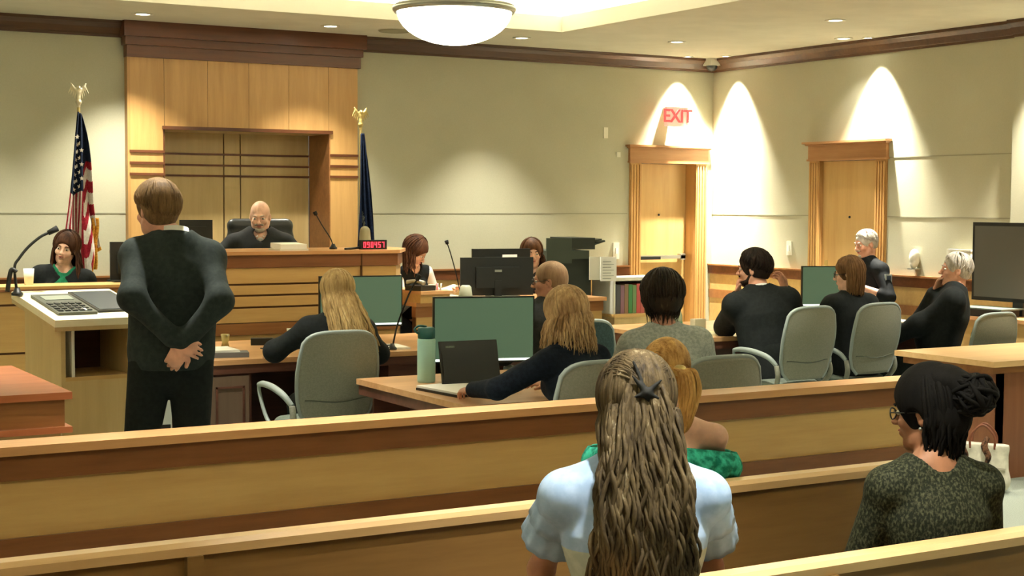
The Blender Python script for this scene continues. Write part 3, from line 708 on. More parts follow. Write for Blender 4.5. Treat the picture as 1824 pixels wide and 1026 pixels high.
DLAB = {0: 'recessed downlight above the striped flag, left end of the ceiling', 1: "recessed downlight above the wooden panelling behind the judge", 2: 'recessed downlight just right of the bowl pendant', 3: 'recessed downlight in front of the door with the push bar',
        4: 'recessed downlight high right, further out from the right wall', 5: 'recessed downlight high right, close to the right wall'}
def downlight(x, y, label):
    r = empty('downlight', (x, y, ZC)); tag(r, label or 'added fill lamp in the raised ceiling tray, unseen above the view', 'downlight', 'recessed downlights' if label else 'added fill lamps in the raised tray')
    obj('trim_ring', lathe([(.055, 0), (.085, 0), (.085, -.006), (.06, -.008), (.055, -.001)], 24), M_WHITE, r, smooth=True)
    obj('lamp_lens', lathe([(0, -.003), (.056, -.003), (.056, 0), (0, 0)], 24), M_LAMP, r)
for i, (x, y) in enumerate(TRAY_FILL):  # fittings for the added tray lamps
    downlight(x, y, ''); bpy.data.objects[[o.name for o in bpy.data.objects if o.name.startswith('downlight') and o.type == 'EMPTY'][-1]].location.z = TZ
for i, (x, y, p, h) in enumerate(DOWN): downlight(x, y, DLAB.get(i, 'recessed downlight outside the view, number %s along the ceiling edge' % ('first', 'second', 'third', 'fourth')[i - 6] if i > 5 else ''))
for (x, y), lb in zip(((9.57, 12.80), (9.87, 12.55), (9.87, 10.46), (9.87, 8.35)), ('small recessed spot tight to the back wall above the red exit sign', 'small recessed spot near the corner, grazing the right wall', 'small recessed spot grazing the wall above the right door', 'small recessed spot grazing the right wall by the screen')):
    r = empty('wall_washer_light', (x, y, ZC)); tag(r, lb, 'downlight', 'wall washer spots')
    obj('trim_ring', lathe([(.035, 0), (.055, 0), (.055, -.005), (.038, -.007), (.035, -.001)], 20), M_WHITE, r, smooth=True)
    obj('lamp_lens', lathe([(0, -.003), (.036, -.003), (.036, 0), (0, 0)], 20), M_LAMP, r)
r = empty('security_camera', (9.93, 12.86, ZC)); tag(r, 'white dome security camera in the ceiling corner above the crown', 'camera')
obj('housing', BX(-.07, .07, -.07, .07, -.075, 0), M_WHITE, r, bevel=.008); obj('dome', lathe([(.06, -.075), (.055, -.1), (.035, -.125), (0, -.135)], 20), M_BLACK, r, smooth=True)
o = obj('ceiling_speaker', lathe([(0, -.006), (.13, -.006), (.14, -.012), (.15, 0), (0, 0)], 32), mat('speaker_grille', (150, 146, 120), .8), loc=(5.95, 12.3, ZC)); tag(o, 'flat round speaker grille on the soffit left of the pendant', 'speaker')
# exit sign
r = empty('exit_sign', (9.43, 12.80, 2.60)); tag(r, 'red exit sign hanging on the wall over the push-bar door', 'exit sign')
obj('housing', BX(-.135, .135, -.022, .022, -.1, .1), mat('exit_glass', (238, 196, 176), .4, emit=(255, 190, 170), es=.25), r, bevel=.005)
obj('mounting_arm', BX(-.05, .05, .02, .17, .075, .105), M_METAL, r)
fc = bpy.data.curves.new('letters', 'FONT'); fc.body = 'EXIT'; fc.size = .19; fc.extrude = .004; fc.align_x = 'CENTER'; fc.align_y = 'CENTER'; fc.space_character = .95; fc.offset = .003
fo0 = bpy.data.objects.new('letters', fc); COL.objects.link(fo0); bpy.context.view_layer.update()
me = bpy.data.meshes.new_from_object(fo0.evaluated_get(bpy.context.evaluated_depsgraph_get())); bpy.data.objects.remove(fo0)
fo = link(bpy.data.objects.new('letters', me), r); me.materials.clear(); me.materials.append(M_RED); fo.location = (0, -.026, 0); fo.rotation_euler = (math.pi / 2, 0, 0)
# little things on the walls
def plate(name, loc, rz, wv, hv, m, label, cat, extra=None):
    r = empty(name, loc, rz); tag(r, label, cat); obj('wall_plate', BX(-wv / 2, wv / 2, -.014, 0, -hv / 2, hv / 2), m, r, bevel=.003)
    if extra: extra(r)
    return r
sw = lambda r: obj('toggle', BX(-.012, .012, -.024, -.012, -.03, .03), M_PAPER, r)
plate('light_switch', (8.80, YW, 1.21), 0, .075, .17, M_WHITE, 'white switch plate left of the push-bar door', 'light switch', sw)
plate('light_switch', (XW, 11.70, 1.26), -math.pi / 2, .07, .14, M_WHITE, 'white switch plate on the right wall between the doors', 'light switch', sw)
plate('thermostat', (8.66, YW, 2.42), 0, .05, .11, M_WHITE, 'small pale sensor high on the back wall', 'sensor')
plate('wall_sensor', (8.82, YW, 2.2), 0, .045, .05, M_WHITE, 'tiny white sensor beside the door head', 'sensor')
r = empty('soap_dispenser', (XW, 9.95, 1.22), -math.pi / 2); tag(r, 'white hand sanitiser dispenser on the right wall beside the officer', 'dispenser')
s = Sculpt(.006); s.ell((0, -.045, .0), (.045, .05, .085)); s.cap((0, -.07, -.06), (0, -.06, -.085), .02, .016); s.cut((0, -.001, 0), (0, 1, 0)); sculpt_obj('housing', s, M_WHITE, r)
obj('drip_tray', BX(-.04, .04, -.09, 0, -.10, -.092), M_METAL, r)
r = empty('wall_box', (XW, 9.38, 1.24), -math.pi / 2); tag(r, 'white box with a ridge on the wall behind the grey-haired man', 'wall box')
obj('housing', BX(-.12, .12, -.08, 0, -.08, .06), M_WHITE, r, bevel=.012); obj('lid', BX(-.13, .13, -.09, 0, .06, .075), M_WHITE, r, bevel=.004); obj('side_knob', BX(-.17, -.125, -.06, -.01, .0, .075), M_WHITE, r, bevel=.006)

# ------------------------------------------------------------------ judge's bench and the clerk desks
PLAT = .36
o = struct('floor_platform', BX(3.2, 5.35, 11.02, YW - .08, 0, PLAT), M_FLOOR); struct('floor_step', BX(.5, 3.18, 10.7, YW - .08, 0, .16), M_FLOOR)
BY = 10.30
r = empty('judge_bench', (4.2, BY, 0)); tag(r, "judge's high wooden bench with horizontal grooves and a canted right end", 'bench desk')
def off(pts): return [(x - 4.2, y - BY) for x, y in pts]
fr = [(3.05, BY), (4.98, BY), (5.22, BY + .42), (5.22, 11.0)]
def face_band(name, z0, z1, t, m, par=r, pts=fr):
    """a board following the bench front, standing t proud of the core"""
    P = off(pts); n = len(P); outl = []
    for i, (x, y) in enumerate(P):
        d0 = Vector(P[i]) - Vector(P[i - 1]) if i else Vector(P[1]) - Vector(P[0]); d1 = Vector(P[i + 1]) - Vector(P[i]) if i < n - 1 else d0
        n0 = Vector((d0.y, -d0.x)).normalized(); n1 = Vector((d1.y, -d1.x)).normalized(); nn = (n0 + n1).normalized(); outl.append((x + nn.x * t, y + nn.y * t))
    poly = outl + [(P[-1][0] - .1, P[-1][1]), (P[-2][0] - .12, P[-2][1] + .05), (P[1][0] - .05, .1), (P[0][0], .1)]
    return obj(name, prism(poly, z0, z1), m, par)
face_band('core', 0, 1.27, 0, M_GROOVE)
for z0, z1 in ((.62, .745), (.835, .935), (.95, 1.02), (1.035, 1.10), (1.115, 1.225)): face_band('front_board', z0, z1, .014, M_MAPLE)
face_band('front_board', .16, .61, .014, M_MAPLE); face_band('kick_board', 0, .15, .014, M_TRIM)
face_band('lower_band', .748, .83, .03, M_MID); face_band('upper_band', 1.228, 1.318, .03, M_RAILD)
obj('bench_top', prism(off([(3.02, BY - .05), (5.0, BY - .05), (5.27, BY + .40), (5.27, 10.98), (5.27, 11.0), (3.02, 11.0)]), 1.318, 1.343), M_CAP, r)
obj('seam_strip', BX(.497 - .004, .497 + .004, -.034, 0, 1.115, 1.318), M_GROOVE, r)
obj('side_panel', BX(-1.15, -1.1, 0, .7, 0, 1.318), M_MAPLE, r)
# witness / reporter stand on the left
r = empty('witness_stand', (2.2, BY, 0)); tag(r, 'lower light wood stand at the left of the bench with grooved front', 'stand')
obj('core', BX(-1.5, .83, 0, .06, 0, 1.10), M_GROOVE, r)
for z0, z1 in ((0, .35), (.365, .68), (.695, 1.0), (1.015, 1.095)): obj('front_board', BX(-1.5, .83, -.014, 0, z0, z1), M_MAPLE, r)
obj('stand_top', BX(-1.52, .84, -.03, .35, 1.10, 1.13), M_MAPLE, r); obj('top_edge', BX(-1.52, .84, -.036, -.03, 1.098, 1.112), M_RAILD, r)
# clerk counter right of the bench
r = empty('clerk_counter', (6.2, 10.6, 0)); tag(r, 'lower wooden clerk counter running right from the bench, crowded with screens', 'counter')
obj('core', BX(-.89, .85, 0, .06, 0, .87), M_GROOVE, r)
for z0, z1 in ((0, .3), (.31, .56), (.575, .69), (.705, .80)): obj('front_board', BX(-.89, .85, -.014, 0, z0, z1), M_MAPLE, r)
obj('upper_band', BX(-.90, .86, -.02, .05, .80, .885), M_MID, r); obj('counter_top', BX(-.905, .88, -.04, .62, .885, .915), M_CAP, r)
obj('raised_ledge', BX(-.905, -.62, -.12, .5, .985, 1.01), M_CAP, r); obj('ledge_box', BX(-.90, -.64, -.1, .45, .915, .985), M_MAPLE, r)
obj('side_panel', BX(.81, .85, .06, .6, 0, .885), M_MAPLE, r)
# digital clock
r = empty('digital_clock', (4.86, 10.42, 1.343)); tag(r, 'small black digital clock with red numerals on the bench top', 'clock')
obj('housing', BX(-.105, .105, -.02, .03, 0, .072), M_BLACK, r, bevel=.004)
SEG = {'0': 'abcdef', '4': 'bcfg', '5': 'acdfg', '7': 'abc', '9': 'abcdfg'}
bm = bmesh.new(); dw, dh, t = .019, .042, .0045
for i, ch in enumerate('090457'):
    x0 = -.089 + i * .0305; z0 = .015
    for c_ in SEG[ch]:
        a = {'a': (0, dw, dh - t, dh), 'd': (0, dw, 0, t), 'g': (0, dw, dh / 2 - t / 2, dh / 2 + t / 2), 'f': (0, t, dh / 2, dh), 'e': (0, t, 0, dh / 2), 'b': (dw - t, dw, dh / 2, dh), 'c': (dw - t, dw, 0, dh / 2)}[c_]
        box(bm, x0 + a[0], x0 + a[1], -.0225, -.0195, z0 + a[2], z0 + a[3])
obj('numerals', bm, mat('led_red', (140, 10, 14), .4, emit=(255, 36, 48), es=3.5), r)

# ------------------------------------------------------------------ bar rail and pews
def bar_part(name, z0, z1, y0, y1, m, r): return obj(name, BX(-3.4, 2.35, y0, y1, z0, z1), m, r)
r = empty('bar_rail', (2.82, 5.06, 0)); tag(r, 'long wooden bar rail with a light cap dividing tables from the pews', 'railing')
bar_part('rail_cap', .875, .905, -.06, .10, M_CAP, r); bar_part('upper_band', .79, .875, -.035, .08, M_RAILD, r); bar_part('panel', .60, .79, -.02, .06, M_MAPLE, r)
bar_part('lower_band', .0, .60, -.035, .07, M_RAILD, r)
obj('end_post', BX(2.335, 2.36, -.05, .09, 0, .875), M_CAP, r)
def pew(yb, x0, x1, label, arms):
    r = empty('pew', (0, yb, 0)); tag(r, label, 'pew', 'courtroom pews')
    bm = bmesh.new()
    pts = [(-.035, .765), (-.04, .79), (-.03, .803), (.02, .803), (.03, .79), (.025, .765)]
    a = [bm.verts.new((x0, y, z)) for y, z in pts]; b = [bm.verts.new((x1, y, z)) for y, z in pts]
    for i in range(len(pts)): j = (i + 1) % len(pts); bm.faces.new((a[i], a[j], b[j], b[i]))
    bm.faces.new(a[::-1]); bm.faces.new(b); bmesh.ops.recalc_face_normals(bm, faces=bm.faces[:]); obj('back_cap', bm, M_PEWCAP, r)
    obj('back_panel', BX(x0, x1, -.018, .012, .38, .765), M_PEWBACK, r); obj('seat', BX(x0, x1, .0, .46, .40, .44), M_PEWBACK, r, bevel=.008)
    obj('front_apron', BX(x0, x1, .38, .41, .28, .40), M_PEWBACK, r)
    for x in arms: obj('support', BX(x - .022, x + .022, -.04, .42, 0, .76 if False else .40), M_PEWBACK, r); obj('back_brace', BX(x - .022, x + .022, -.045, -.018, .0, .765), M_PEWBACK, r)
    for x in (x0, x1): obj('pew_end', BX(x - .025, x + .025, -.06, .48, 0, .56), M_PEWCAP, r, bevel=.01); obj('pew_end_top', BX(x - .025, x + .025, -.06, .03, .56, .81), M_PEWCAP, r, bevel=.008)
    return r
pew(3.87, -1.2, 4.02, 'wooden pew directly behind the bar rail with a light rounded cap', (1.27, 2.9))
pew(2.89, -1.2, 4.1, 'second wooden pew from the rail, nearest the lens at lower right', (1.0, 2.6))
# ------------------------------------------------------------------ office chairs
def shell(fn, nu, nv_, thick):
    """closed thin shell from a mid surface fn(u,v) -> xyz, thickness along the surface normal"""
    U = np.linspace(0, 1, nu); Vv = np.linspace(0, 1, nv_); P = np.array([[fn(u, v) for v in Vv] for u in U])
    du = np.gradient(P, axis=0); dv = np.gradient(P, axis=1); n = np.cross(du, dv); n /= np.linalg.norm(n, axis=2, keepdims=True) + 1e-9
    A = (P + n * thick / 2).reshape(-1, 3); B = (P - n * thick / 2).reshape(-1, 3); N = nu * nv_; V = np.concatenate([A, B]); F = []
    for i in range(nu - 1):
        for j in range(nv_ - 1):
            a = i * nv_ + j; F.append((a, a + nv_, a + nv_ + 1, a + 1)); F.append((N + a, N + a + 1, N + a + nv_ + 1, N + a + nv_))
    def edge(ids):
        for a, b in zip(ids, ids[1:]): F.append((a, b, N + b, N + a))
    edge([j for j in range(nv_)]); edge([(nu - 1) * nv_ + j for j in range(nv_)][::-1]); edge([i * nv_ for i in range(nu)][::-1]); edge([i * nv_ + nv_ - 1 for i in range(nu)])
    return V, F
def office_chair(label, loc, az, top=1.0, mats=None, group='grey office chairs'):
    """origin on the floor under the seat; +Y is where the sitter faces"""
    sh, cu, rim = mats or (M_CHAIR, M_CHAIRC, M_CHAIRR)
    r = empty('office_chair', loc, -R(az)); tag(r, label, 'office chair', group)
    H0, H1 = .50, top; W = .235
    def bk(off, grow):
        def fn(u, v):
            s_ = 2 * u - 1; hs = .72 + .28 * max(0, 1 - abs(s_) ** 4.5) ** .42 - .012 * s_ * s_; wl = .80 + .20 * math.sin(min(1, v / .75) * math.pi / 2) - .14 * max(0, .14 - v) / .14 - .03 * max(0, v - .8) / .2
            x = s_ * (W + grow) * wl; z = H0 - grow + (H1 - H0 + 2 * grow) * v * hs; c_ = (x / W) ** 2; vz = (z - H0) / (H1 - H0)
            return (x, -.235 - .10 * max(0, vz - .25) - .03 * math.sin(vz * 3.1) + .045 * c_ + off, z)
            vv = v; z = H0 - grow + (H1 - H0 + 2 * grow) * vv
            wtop = (max(0, 1 - (max(0, (vv - .72) / .28)) ** 2.6)) ** (1 / 2.6); wl = .78 + .22 * min(1, vv / .35) - .16 * max(0, .12 - vv) / .12
            x = (2 * u - 1) * (W * wl * (.30 + .70 * wtop if vv > .72 else 1) + grow); c_ = (x / W) ** 2
            y = -.235 - .10 * max(0, vv - .25) - .03 * math.sin(vv * 3.1) + .045 * c_ + off
            if vv > .72: z = H0 + (H1 - H0) * (.72 + .28 * (1 - (1 - (vv - .72) / .28) ** 1.0)) - (.0 if abs(2 * u - 1) < .4 else .05 * (abs(2 * u - 1) - .4) ** 2)
            return (x, y, z)
        return fn
    V, F = shell(bk(0, 0), 25, 25, .018); npobj('back_shell', V, F, sh, r)
    V, F = shell(bk(.024, -.018), 21, 21, .034); npobj('back_cushion', V, F, cu, r)
    # rim bead round the edge of the back and the curved crease low on the shell
    f = bk(0, 0); path = [f(0, v) for v in np.linspace(.0, 1, 26)] + [f(u, 1) for u in np.linspace(.04, .96, 20)] + [f(1, v) for v in np.linspace(1, .0, 26)]
    Pp = np.array(path); v_, f_ = tubes(Pp[None], np.full((1, len(Pp)), .0125), 8); npobj('back_rim', v_, f_, rim, r)
    cr = [tuple(np.array(f(u, .30 - .07 * math.sin(math.pi * u))) + np.array([0, -.011, 0])) for u in np.linspace(.06, .94, 16)]
    tube_obj('shell_crease', cr, .003, mat('crease', (84, 92, 80), .7), r, 6, smoothn=2)
    s = Sculpt(.012); s.ell((0, .01, .455), (.25, .255, .05), None, .02); s.cap((-.16, .16, .455), (.16, .16, .455), .042, k=.04); s.cut((0, 0, .42), (0, 0, -1)); sculpt_obj('seat', s, cu, r)
    obj('seat_pan', lathe([(0, .40), (.19, .405), (.22, .425), (.2, .44), (0, .44)], 28), sh, r, smooth=True)
    for sx in (-1, 1):      # looped arm: pad sweeps forward, then folds back under to the seat
        ps = [(sx * .245, -.20, .60), (sx * .275, -.15, .655), (sx * .285, -.02, .685), (sx * .285, .12, .69), (sx * .282, .20, .678)]
        tube_obj('armrest', ps, [.014, .018, .019, .018, .013], rim, r, 10)
        ps = [(sx * .282, .20, .672), (sx * .28, .19, .62), (sx * .268, .12, .50), (sx * .24, .03, .425), (sx * .17, 0, .415)]
        tube_obj('arm_loop', ps, [.010, .010, .011, .013, .014], rim, r, 10)
        tube_obj('arm_bracket', [(sx * .245, -.20, .60), (sx * .24, -.21, .52), (sx * .2, -.14, .43), (sx * .13, -.05, .415)], [.017, .018, .016, .014], sh, r, 10)
    obj('gas_column', lathe([(.028, .12), (.028, .26), (.02, .26), (.02, .41), (.05, .41), (0, .41)], 16), M_BLACK, r, smooth=True)
    for k in range(5):
        a = k * 2 * math.pi / 5 + .3; c_, s_ = math.cos(a), math.sin(a)
        b = tube_obj('base_spoke', [(0, 0, .125), (c_ * .16, s_ * .16, .105), (c_ * .29, s_ * .29, .08)], [.03, .024, .016], M_BLACK, r, 8, smoothn=2)
        bm = bmesh.new(); sph(bm, Vector((c_ * .29, s_ * .29, .032)), (.03, .03, .032)); obj('caster', bm, M_BLACK, b, smooth=True)
    return r
CH = [('grey chair of the long-haired blonde woman, its whole back and left arm showing', (3.31, 7.80), 0, 1.0),
      ('grey chair of the woman with the blonde bob, just behind the rail', (3.72, 5.86), 0, 1.0),
      ('grey chair with a rounded back behind the woman in the grey cardigan', (4.40, 5.86), 0, .99),
      ('grey chair just behind the bearded man, its looped left arm showing', (6.96, 8.16), -2, 1.0),
      ('grey chair behind the woman with the brown bob and glasses', (7.63, 8.22), -4, 1.0),
      ('grey chair behind the leaning grey-haired man, only its top showing', (8.42, 7.86), -3, .93)]
M_DCH = (cloth('chair_dark_shell', (60, 84, 88), (48, 70, 74), .7, 80, .1), cloth('chair_dark', (52, 74, 80), (40, 58, 66), .8, 100, .2), M_CHAIRR)
chair0 = office_chair(CH[0][0], (*CH[0][1], 0), CH[0][2], CH[0][3])
for lb, xy, az, tp in CH[1:]:
    c = copy_tree(chair0); c.location = (*xy, 0); c.rotation_euler = (0, 0, -R(az)); c.scale = (1, 1, tp / 1.0); c['label'] = lb
office_chair('dark blue-green chair of the balding man with glasses', (4.93, 7.86, 0), 5, 1.0, M_DCH)
# high-backed black leather chair of the judge
r = empty('judge_chair', (4.50, 11.66, PLAT), -R(188)); tag(r, 'high black leather chair the judge sits in', 'leather chair')
s = Sculpt(.012)
for z in (.56, .72, .88, 1.04): s.cap((-.2, -.22 - (z - .5) * .12, z), (.2, -.22 - (z - .5) * .12, z), .085, k=.03, f=(0, 1, 0), sq=.55)
s.cap((-.22, -.29, 1.14), (.22, -.29, 1.14), .06, k=.03, f=(0, 1, 0), sq=.7); sculpt_obj('backrest', s, M_LEATHER, r)
s = Sculpt(.014); s.ell((0, .02, .47), (.28, .27, .07)); sculpt_obj('seat', s, M_LEATHER, r)
for sx in (-1, 1): tube_obj('armrest', [(sx * .29, -.22, .5), (sx * .31, -.2, .68), (sx * .31, .12, .7), (sx * .27, .16, .5)], .025, M_LEATHER, r)
obj('gas_column', lathe([(.03, .06), (.03, .44), (0, .44)], 16), M_BLACK, r)
for k in range(5):
    a = k * 1.2566; tube_obj('base_spoke', [(0, 0, .08), (.3 * math.cos(a), .3 * math.sin(a), .035)], [.03, .03], M_BLACK, r, 8, smoothn=1)

# ------------------------------------------------------------------ counsel tables
def table(label, x0, x1, y0, y1, h=.75, ped=(), skirt=None):
    cx, cy = (x0 + x1) / 2, (y0 + y1) / 2; r = empty('counsel_table', (cx, cy, 0)); tag(r, label, 'table', 'counsel tables'); a, b = (x1 - x0) / 2, (y1 - y0) / 2
    obj('tabletop', BX(-a, a, -b, b, h - .03, h), M_TABLE, r, bevel=.004); obj('edge_band', BX(-a + .01, a - .01, -b + .01, b - .01, h - .085, h - .03), M_TABLED, r)
    for p0, p1, door_ in ped:
        pd = obj('pedestal', BX(p0 - cx, p1 - cx, -b + .03, b - .03, .0, h - .085), M_TABLED, r)
        if door_:
            obj('pedestal_door', BX(p0 - cx + .02, p1 - cx - .02, -b + .012, -b + .03, .06, h - .10), M_TABLEG, pd)
            bm = bmesh.new(); xa, xb = p0 - cx + .05, p1 - cx - .05
            for q in ((xa, xa + .012, .12, h - .16), (xb - .012, xb, .12, h - .16), (xa, xb, .12, .132), (xa, xb, h - .172, h - .16)): box(bm, q[0], q[1], -b + .004, -b + .012, q[2], q[3])
            obj('door_moulding', bm, M_TABLED, pd)
    if skirt is not None: obj('modesty_panel', BX(-a + .04, a - .04, skirt - cy, skirt - cy + .02, .12, h - .085), M_TABLED, r)
    return r
table('far left counsel table with papers and a green screen', 2.93, 5.35, 8.66, 9.86, ped=((2.96, 3.24, True), (4.16, 4.5, False), (5.05, 5.32, False)), skirt=9.7)
table('near left counsel table whose pointed corner shows behind the rail', 3.37, 4.98, 6.19, 7.44, ped=((3.62, 3.70, False), (4.7, 4.8, False)), skirt=7.3)
table('far right counsel table with bottle, mug and green screen', 6.45, 9.05, 8.55, 9.82, ped=((6.5, 6.6, False), (8.9, 9.0, False)), skirt=9.7)
r = empty('side_table', (7.95, 6.88, 0)); tag(r, 'pale-topped table at the right edge standing on a reddish wood panel', 'table')
obj('tabletop', BX(-.78, 1.1, -.42, .42, .71, .745), M_PEWCAP, r, bevel=.006); obj('edge_band', BX(-.74, 1.06, -.38, .38, .665, .71), M_MID, r)
obj('end_panel', BX(-.66, -.62, -.36, .36, 0, .665), wood('panel_red', (150, 98, 66), (132, 82, 54), .4, (9, 9, .8)), r); obj('front_panel', BX(-.66, -.22, -.36, -.33, 0, .665), MATS['panel_red'], r)
obj('dark_panel', BX(-.22, 1.0, -.30, -.27, 0, .665), M_BLACKM, r)

# wooden box rail at far left, between rail and podium
r = empty('wooden_enclosure', (.6, 6.9, 0)); tag(r, 'reddish wooden enclosure corner with stepped ledges at the left edge', 'enclosure')
M_ENC = wood('enclosure_wood', (186, 112, 72), (158, 88, 52), .35)
obj('enclosure_top', BX(-1.5, .98, -.56, .6, .875, .905), M_ENC, r, bevel=.005); obj('top_recess', BX(-1.5, .62, -.42, .4, .902, .909), M_TRIM, r)
obj('upper_board', BX(-1.48, .955, -.53, .57, .76, .875), M_MID, r); obj('ledge', BX(-1.5, .98, -.56, .6, .735, .76), M_ENC, r, bevel=.005)
obj('lower_board', BX(-1.48, .94, -.52, .56, 0, .735), M_MAPLEP, r)

# ------------------------------------------------------------------ podium
PB = Matrix.Translation((2.025, 7.88, 0)) @ Matrix.Rotation(R(6), 4, 'Z')
r = empty('podium', (2.025, 7.88, 0), R(6)); tag(r, 'pale podium with open dark shelf, flat screens lying on its sloped top', 'podium')
PW, PD = .235, .30; PA, PB_ = -.215, .165
def slope(z0, z1): return lambda y: z0 + (z1 - z0) * (y + PD) / (2 * PD)
zt = slope(1.10, 1.20)
for x0, x1 in ((PA, PA + .022), (PB_ - .022, PB_)):
    bm = bmesh.new(); a = [bm.verts.new(v) for v in ((x0, -PD + .03, .02), (x1, -PD + .03, .02), (x1, PD - .03, .02), (x0, PD - .03, .02), (x0, -PD + .03, zt(-PD) - .03), (x1, -PD + .03, zt(-PD) - .03), (x1, PD - .03, zt(PD) - .03), (x0, PD - .03, zt(PD) - .03))]
    for f in ((3, 2, 1, 0), (4, 5, 6, 7), (0, 1, 5, 4), (1, 2, 6, 5), (2, 3, 7, 6), (3, 0, 4, 7)): bm.faces.new([a[i] for i in f])
    obj('side_panel', bm, M_MAPLEP, r)
obj('front_panel', BX(PA + .022, PB_ - .022, -PD + .035, -PD + .055, .02, .80), M_MAPLEP, r); obj('shelf', BX(PA + .022, PB_ - .022, -PD + .035, PD - .05, .80, .82), M_MAPLE, r)
obj('shelf_divider', BX(PA + .055, PA + .07, -PD + .035, -PD + .12, .82, 1.06), M_WHITE, r); obj('back_panel', BX(PA + .022, PB_ - .022, PD - .07, PD - .05, .02, 1.13), M_TRIM, r)
obj('lining', BX(PA + .023, PB_ - .023, PD - .16, PD - .075, .82, 1.12), wood('podium_inner', (96, 62, 32), (76, 48, 24), .6), r)
M_PTOP = wood('podium_top', (250, 242, 208), (242, 232, 194), .3)
ang = math.atan2(.10, 2 * PD); MT = Matrix.Translation((0, 0, 1.150)) @ Matrix.Rotation(ang, 4, 'X')
obj('sloped_top', BX(-PW - .03, PW + .03, -PD - .03, PD + .03, -.018, .018, MT), M_PTOP, r, bevel=.004); obj('top_edge', BX(-PW - .028, PW + .028, -PD - .028, PD + .028, -.04, -.018, MT), M_MAPLEP, r)
def on_podium(name, dx, dy, label, cat):
    e_ = empty(name); tag(e_, label, cat); e_.matrix_basis = PB @ MT @ Matrix.Translation((dx, dy, .019)); return e_
e_ = on_podium('tablet', .115, .01, 'dark flat tablet lying at the right of the podium top', 'tablet')
obj('case', BX(-.115, .115, -.22, .22, 0, .012), M_BLACK, e_, bevel=.003); obj('screen', BX(-.102, .102, -.202, .202, .012, .014), mat('tablet_glass', (58, 66, 74), .22), e_)
e_ = on_podium('control_panel', -.115, -.02, 'grey control device with buttons lying left of the tablet on the podium', 'control panel')
obj('case', BX(-.1, .1, -.22, .2, 0, .014), mat('panel_grey', (70, 74, 66), .5), e_, bevel=.004); obj('display', BX(-.07, .08, .06, .15, .014, .017), mat('lcd_grey', (130, 140, 128), .3), e_)
bm = bmesh.new()
for i in range(5):
    for j in range(4): box(bm, -.09 + i * .037, -.065 + i * .037, -.19 + j * .05, -.16 + j * .05, .014, .019)
obj('button', bm, M_BLACK, e_); obj('label_disc', lathe([(0, .014), (.02, .014), (.02, .018), (0, .018)], 16, c=(.05, -.17, 0)), M_PAPER, e_)
r = empty('equipment_case', (2.52, 9.25, 0)); tag(r, 'pale grey equipment case on the floor behind the standing man', 'case')
obj('case_body', BX(-.34, .34, -.2, .2, 0, .50), mat('case_grey', (188, 196, 184), .6), r, bevel=.01); obj('black_door', BX(.20, .33, -.206, -.2, .02, .33), M_BLACK, r); obj('case_lid', BX(-.35, .35, -.21, .21, .50, .53), M_MID, r, bevel=.004)
# gooseneck microphones
def mic(label, base, pts, head, r0=.006, loc=None):
    m_ = empty('gooseneck_microphone', base); tag(m_, label, 'microphone', 'gooseneck microphones'); B = Vector(base)
    obj('mic_base', lathe([(0, 0), (.03, 0), (.03, .012), (.02, .02), (.012, .04), (0, .04)], 20), M_BLACK, m_, smooth=True)
    tube_obj('gooseneck', [Vector(p) - B for p in pts], r0, M_BLACK, m_, 8); d = (Vector(pts[-1]) - Vector(pts[-2])).normalized() * head
    tube_obj('mic_head', [Vector(pts[-1]) - B, Vector(pts[-1]) - B + d], [.013, .017], M_BLACKM, m_, 12, smoothn=2); return m_
m_ = mic('tall microphone arm bending over the podium at far left', (1.735, 8.07, 1.208), [(1.735, 8.07, 1.21), (1.725, 8.08, 1.35), (1.75, 8.085, 1.40), (1.80, 8.09, 1.46), (1.86, 8.09, 1.51), (1.90, 8.09, 1.53)], .055, .0075)
tube_obj('clamp_arm', [(-.005, -.01, .12), (-.03, 0, .13), (-.05, 0, .02)], .012, M_BLACK, m_, 8)
mic('black microphone leaning over the far left counsel table', (4.24, 8.80, .75), [(4.24, 8.80, .76), (4.27, 8.78, .92), (4.33, 8.74, 1.11), (4.37, 8.71, 1.2)], .04)
mic('thin microphone arm bending over the judge\'s bench', (4.62, 10.62, 1.343), [(4.62, 10.62, 1.35), (4.60, 10.62, 1.42), (4.54, 10.64, 1.52), (4.50, 10.66, 1.6)], .03, .0045)
mic('thin upright microphone beside the clerk leaning right of the bench', (5.93, 11.0, .915), [(5.93, 11.0, .92), (5.88, 11.0, 1.12), (5.83, 11.0, 1.28), (5.80, 11.0, 1.36)], .03, .005)

# ------------------------------------------------------------------ screens
def monitor(label, loc, az, w_, h_, lift=.1, scr=None, task=True, group=None, logo=False):
    """screen side faces -Y before turning; loc is where the foot stands"""
    r = empty('monitor', loc, -R(az)); tag(r, label, 'monitor', group)
    z0 = lift; obj('casing', BX(-w_ / 2, w_ / 2, 0, .028, z0, z0 + h_), M_BLACK, r, bevel=.004)
    s_ = obj('screen', BX(-w_ / 2 + .008, w_ / 2 - .008, -.002, .001, z0 + .012, z0 + h_ - .008), scr or M_SCREEN, r)
    if task: obj('task_bar', BX(-w_ / 2 + .008, w_ / 2 - .008, -.003, -.002, z0 + .012, z0 + .024), M_TASK, s_)
    obj('back_hump', BX(-w_ * .3, w_ * .3, .028, .055, z0 + h_ * .2, z0 + h_ * .75), M_BLACK, r, bevel=.01)
    obj('stand_neck', BX(-.03, .03, .03, .06, .01, z0 + h_ * .4), M_BLACK, r); obj('stand_foot', BX(-.12, .12, -.04, .15, 0, .012), M_BLACK, r, bevel=.004)
    if logo: obj('logo', BX(-.03, .03, .055, .057, z0 + h_ * .62, z0 + h_ * .68), M_METAL, r)
    return r
G = 'green-lit counsel screens'
monitor('green screen on the far left table partly behind the blonde woman', (4.25, 9.30, .75), 8, .58, .345, .11, group=G)
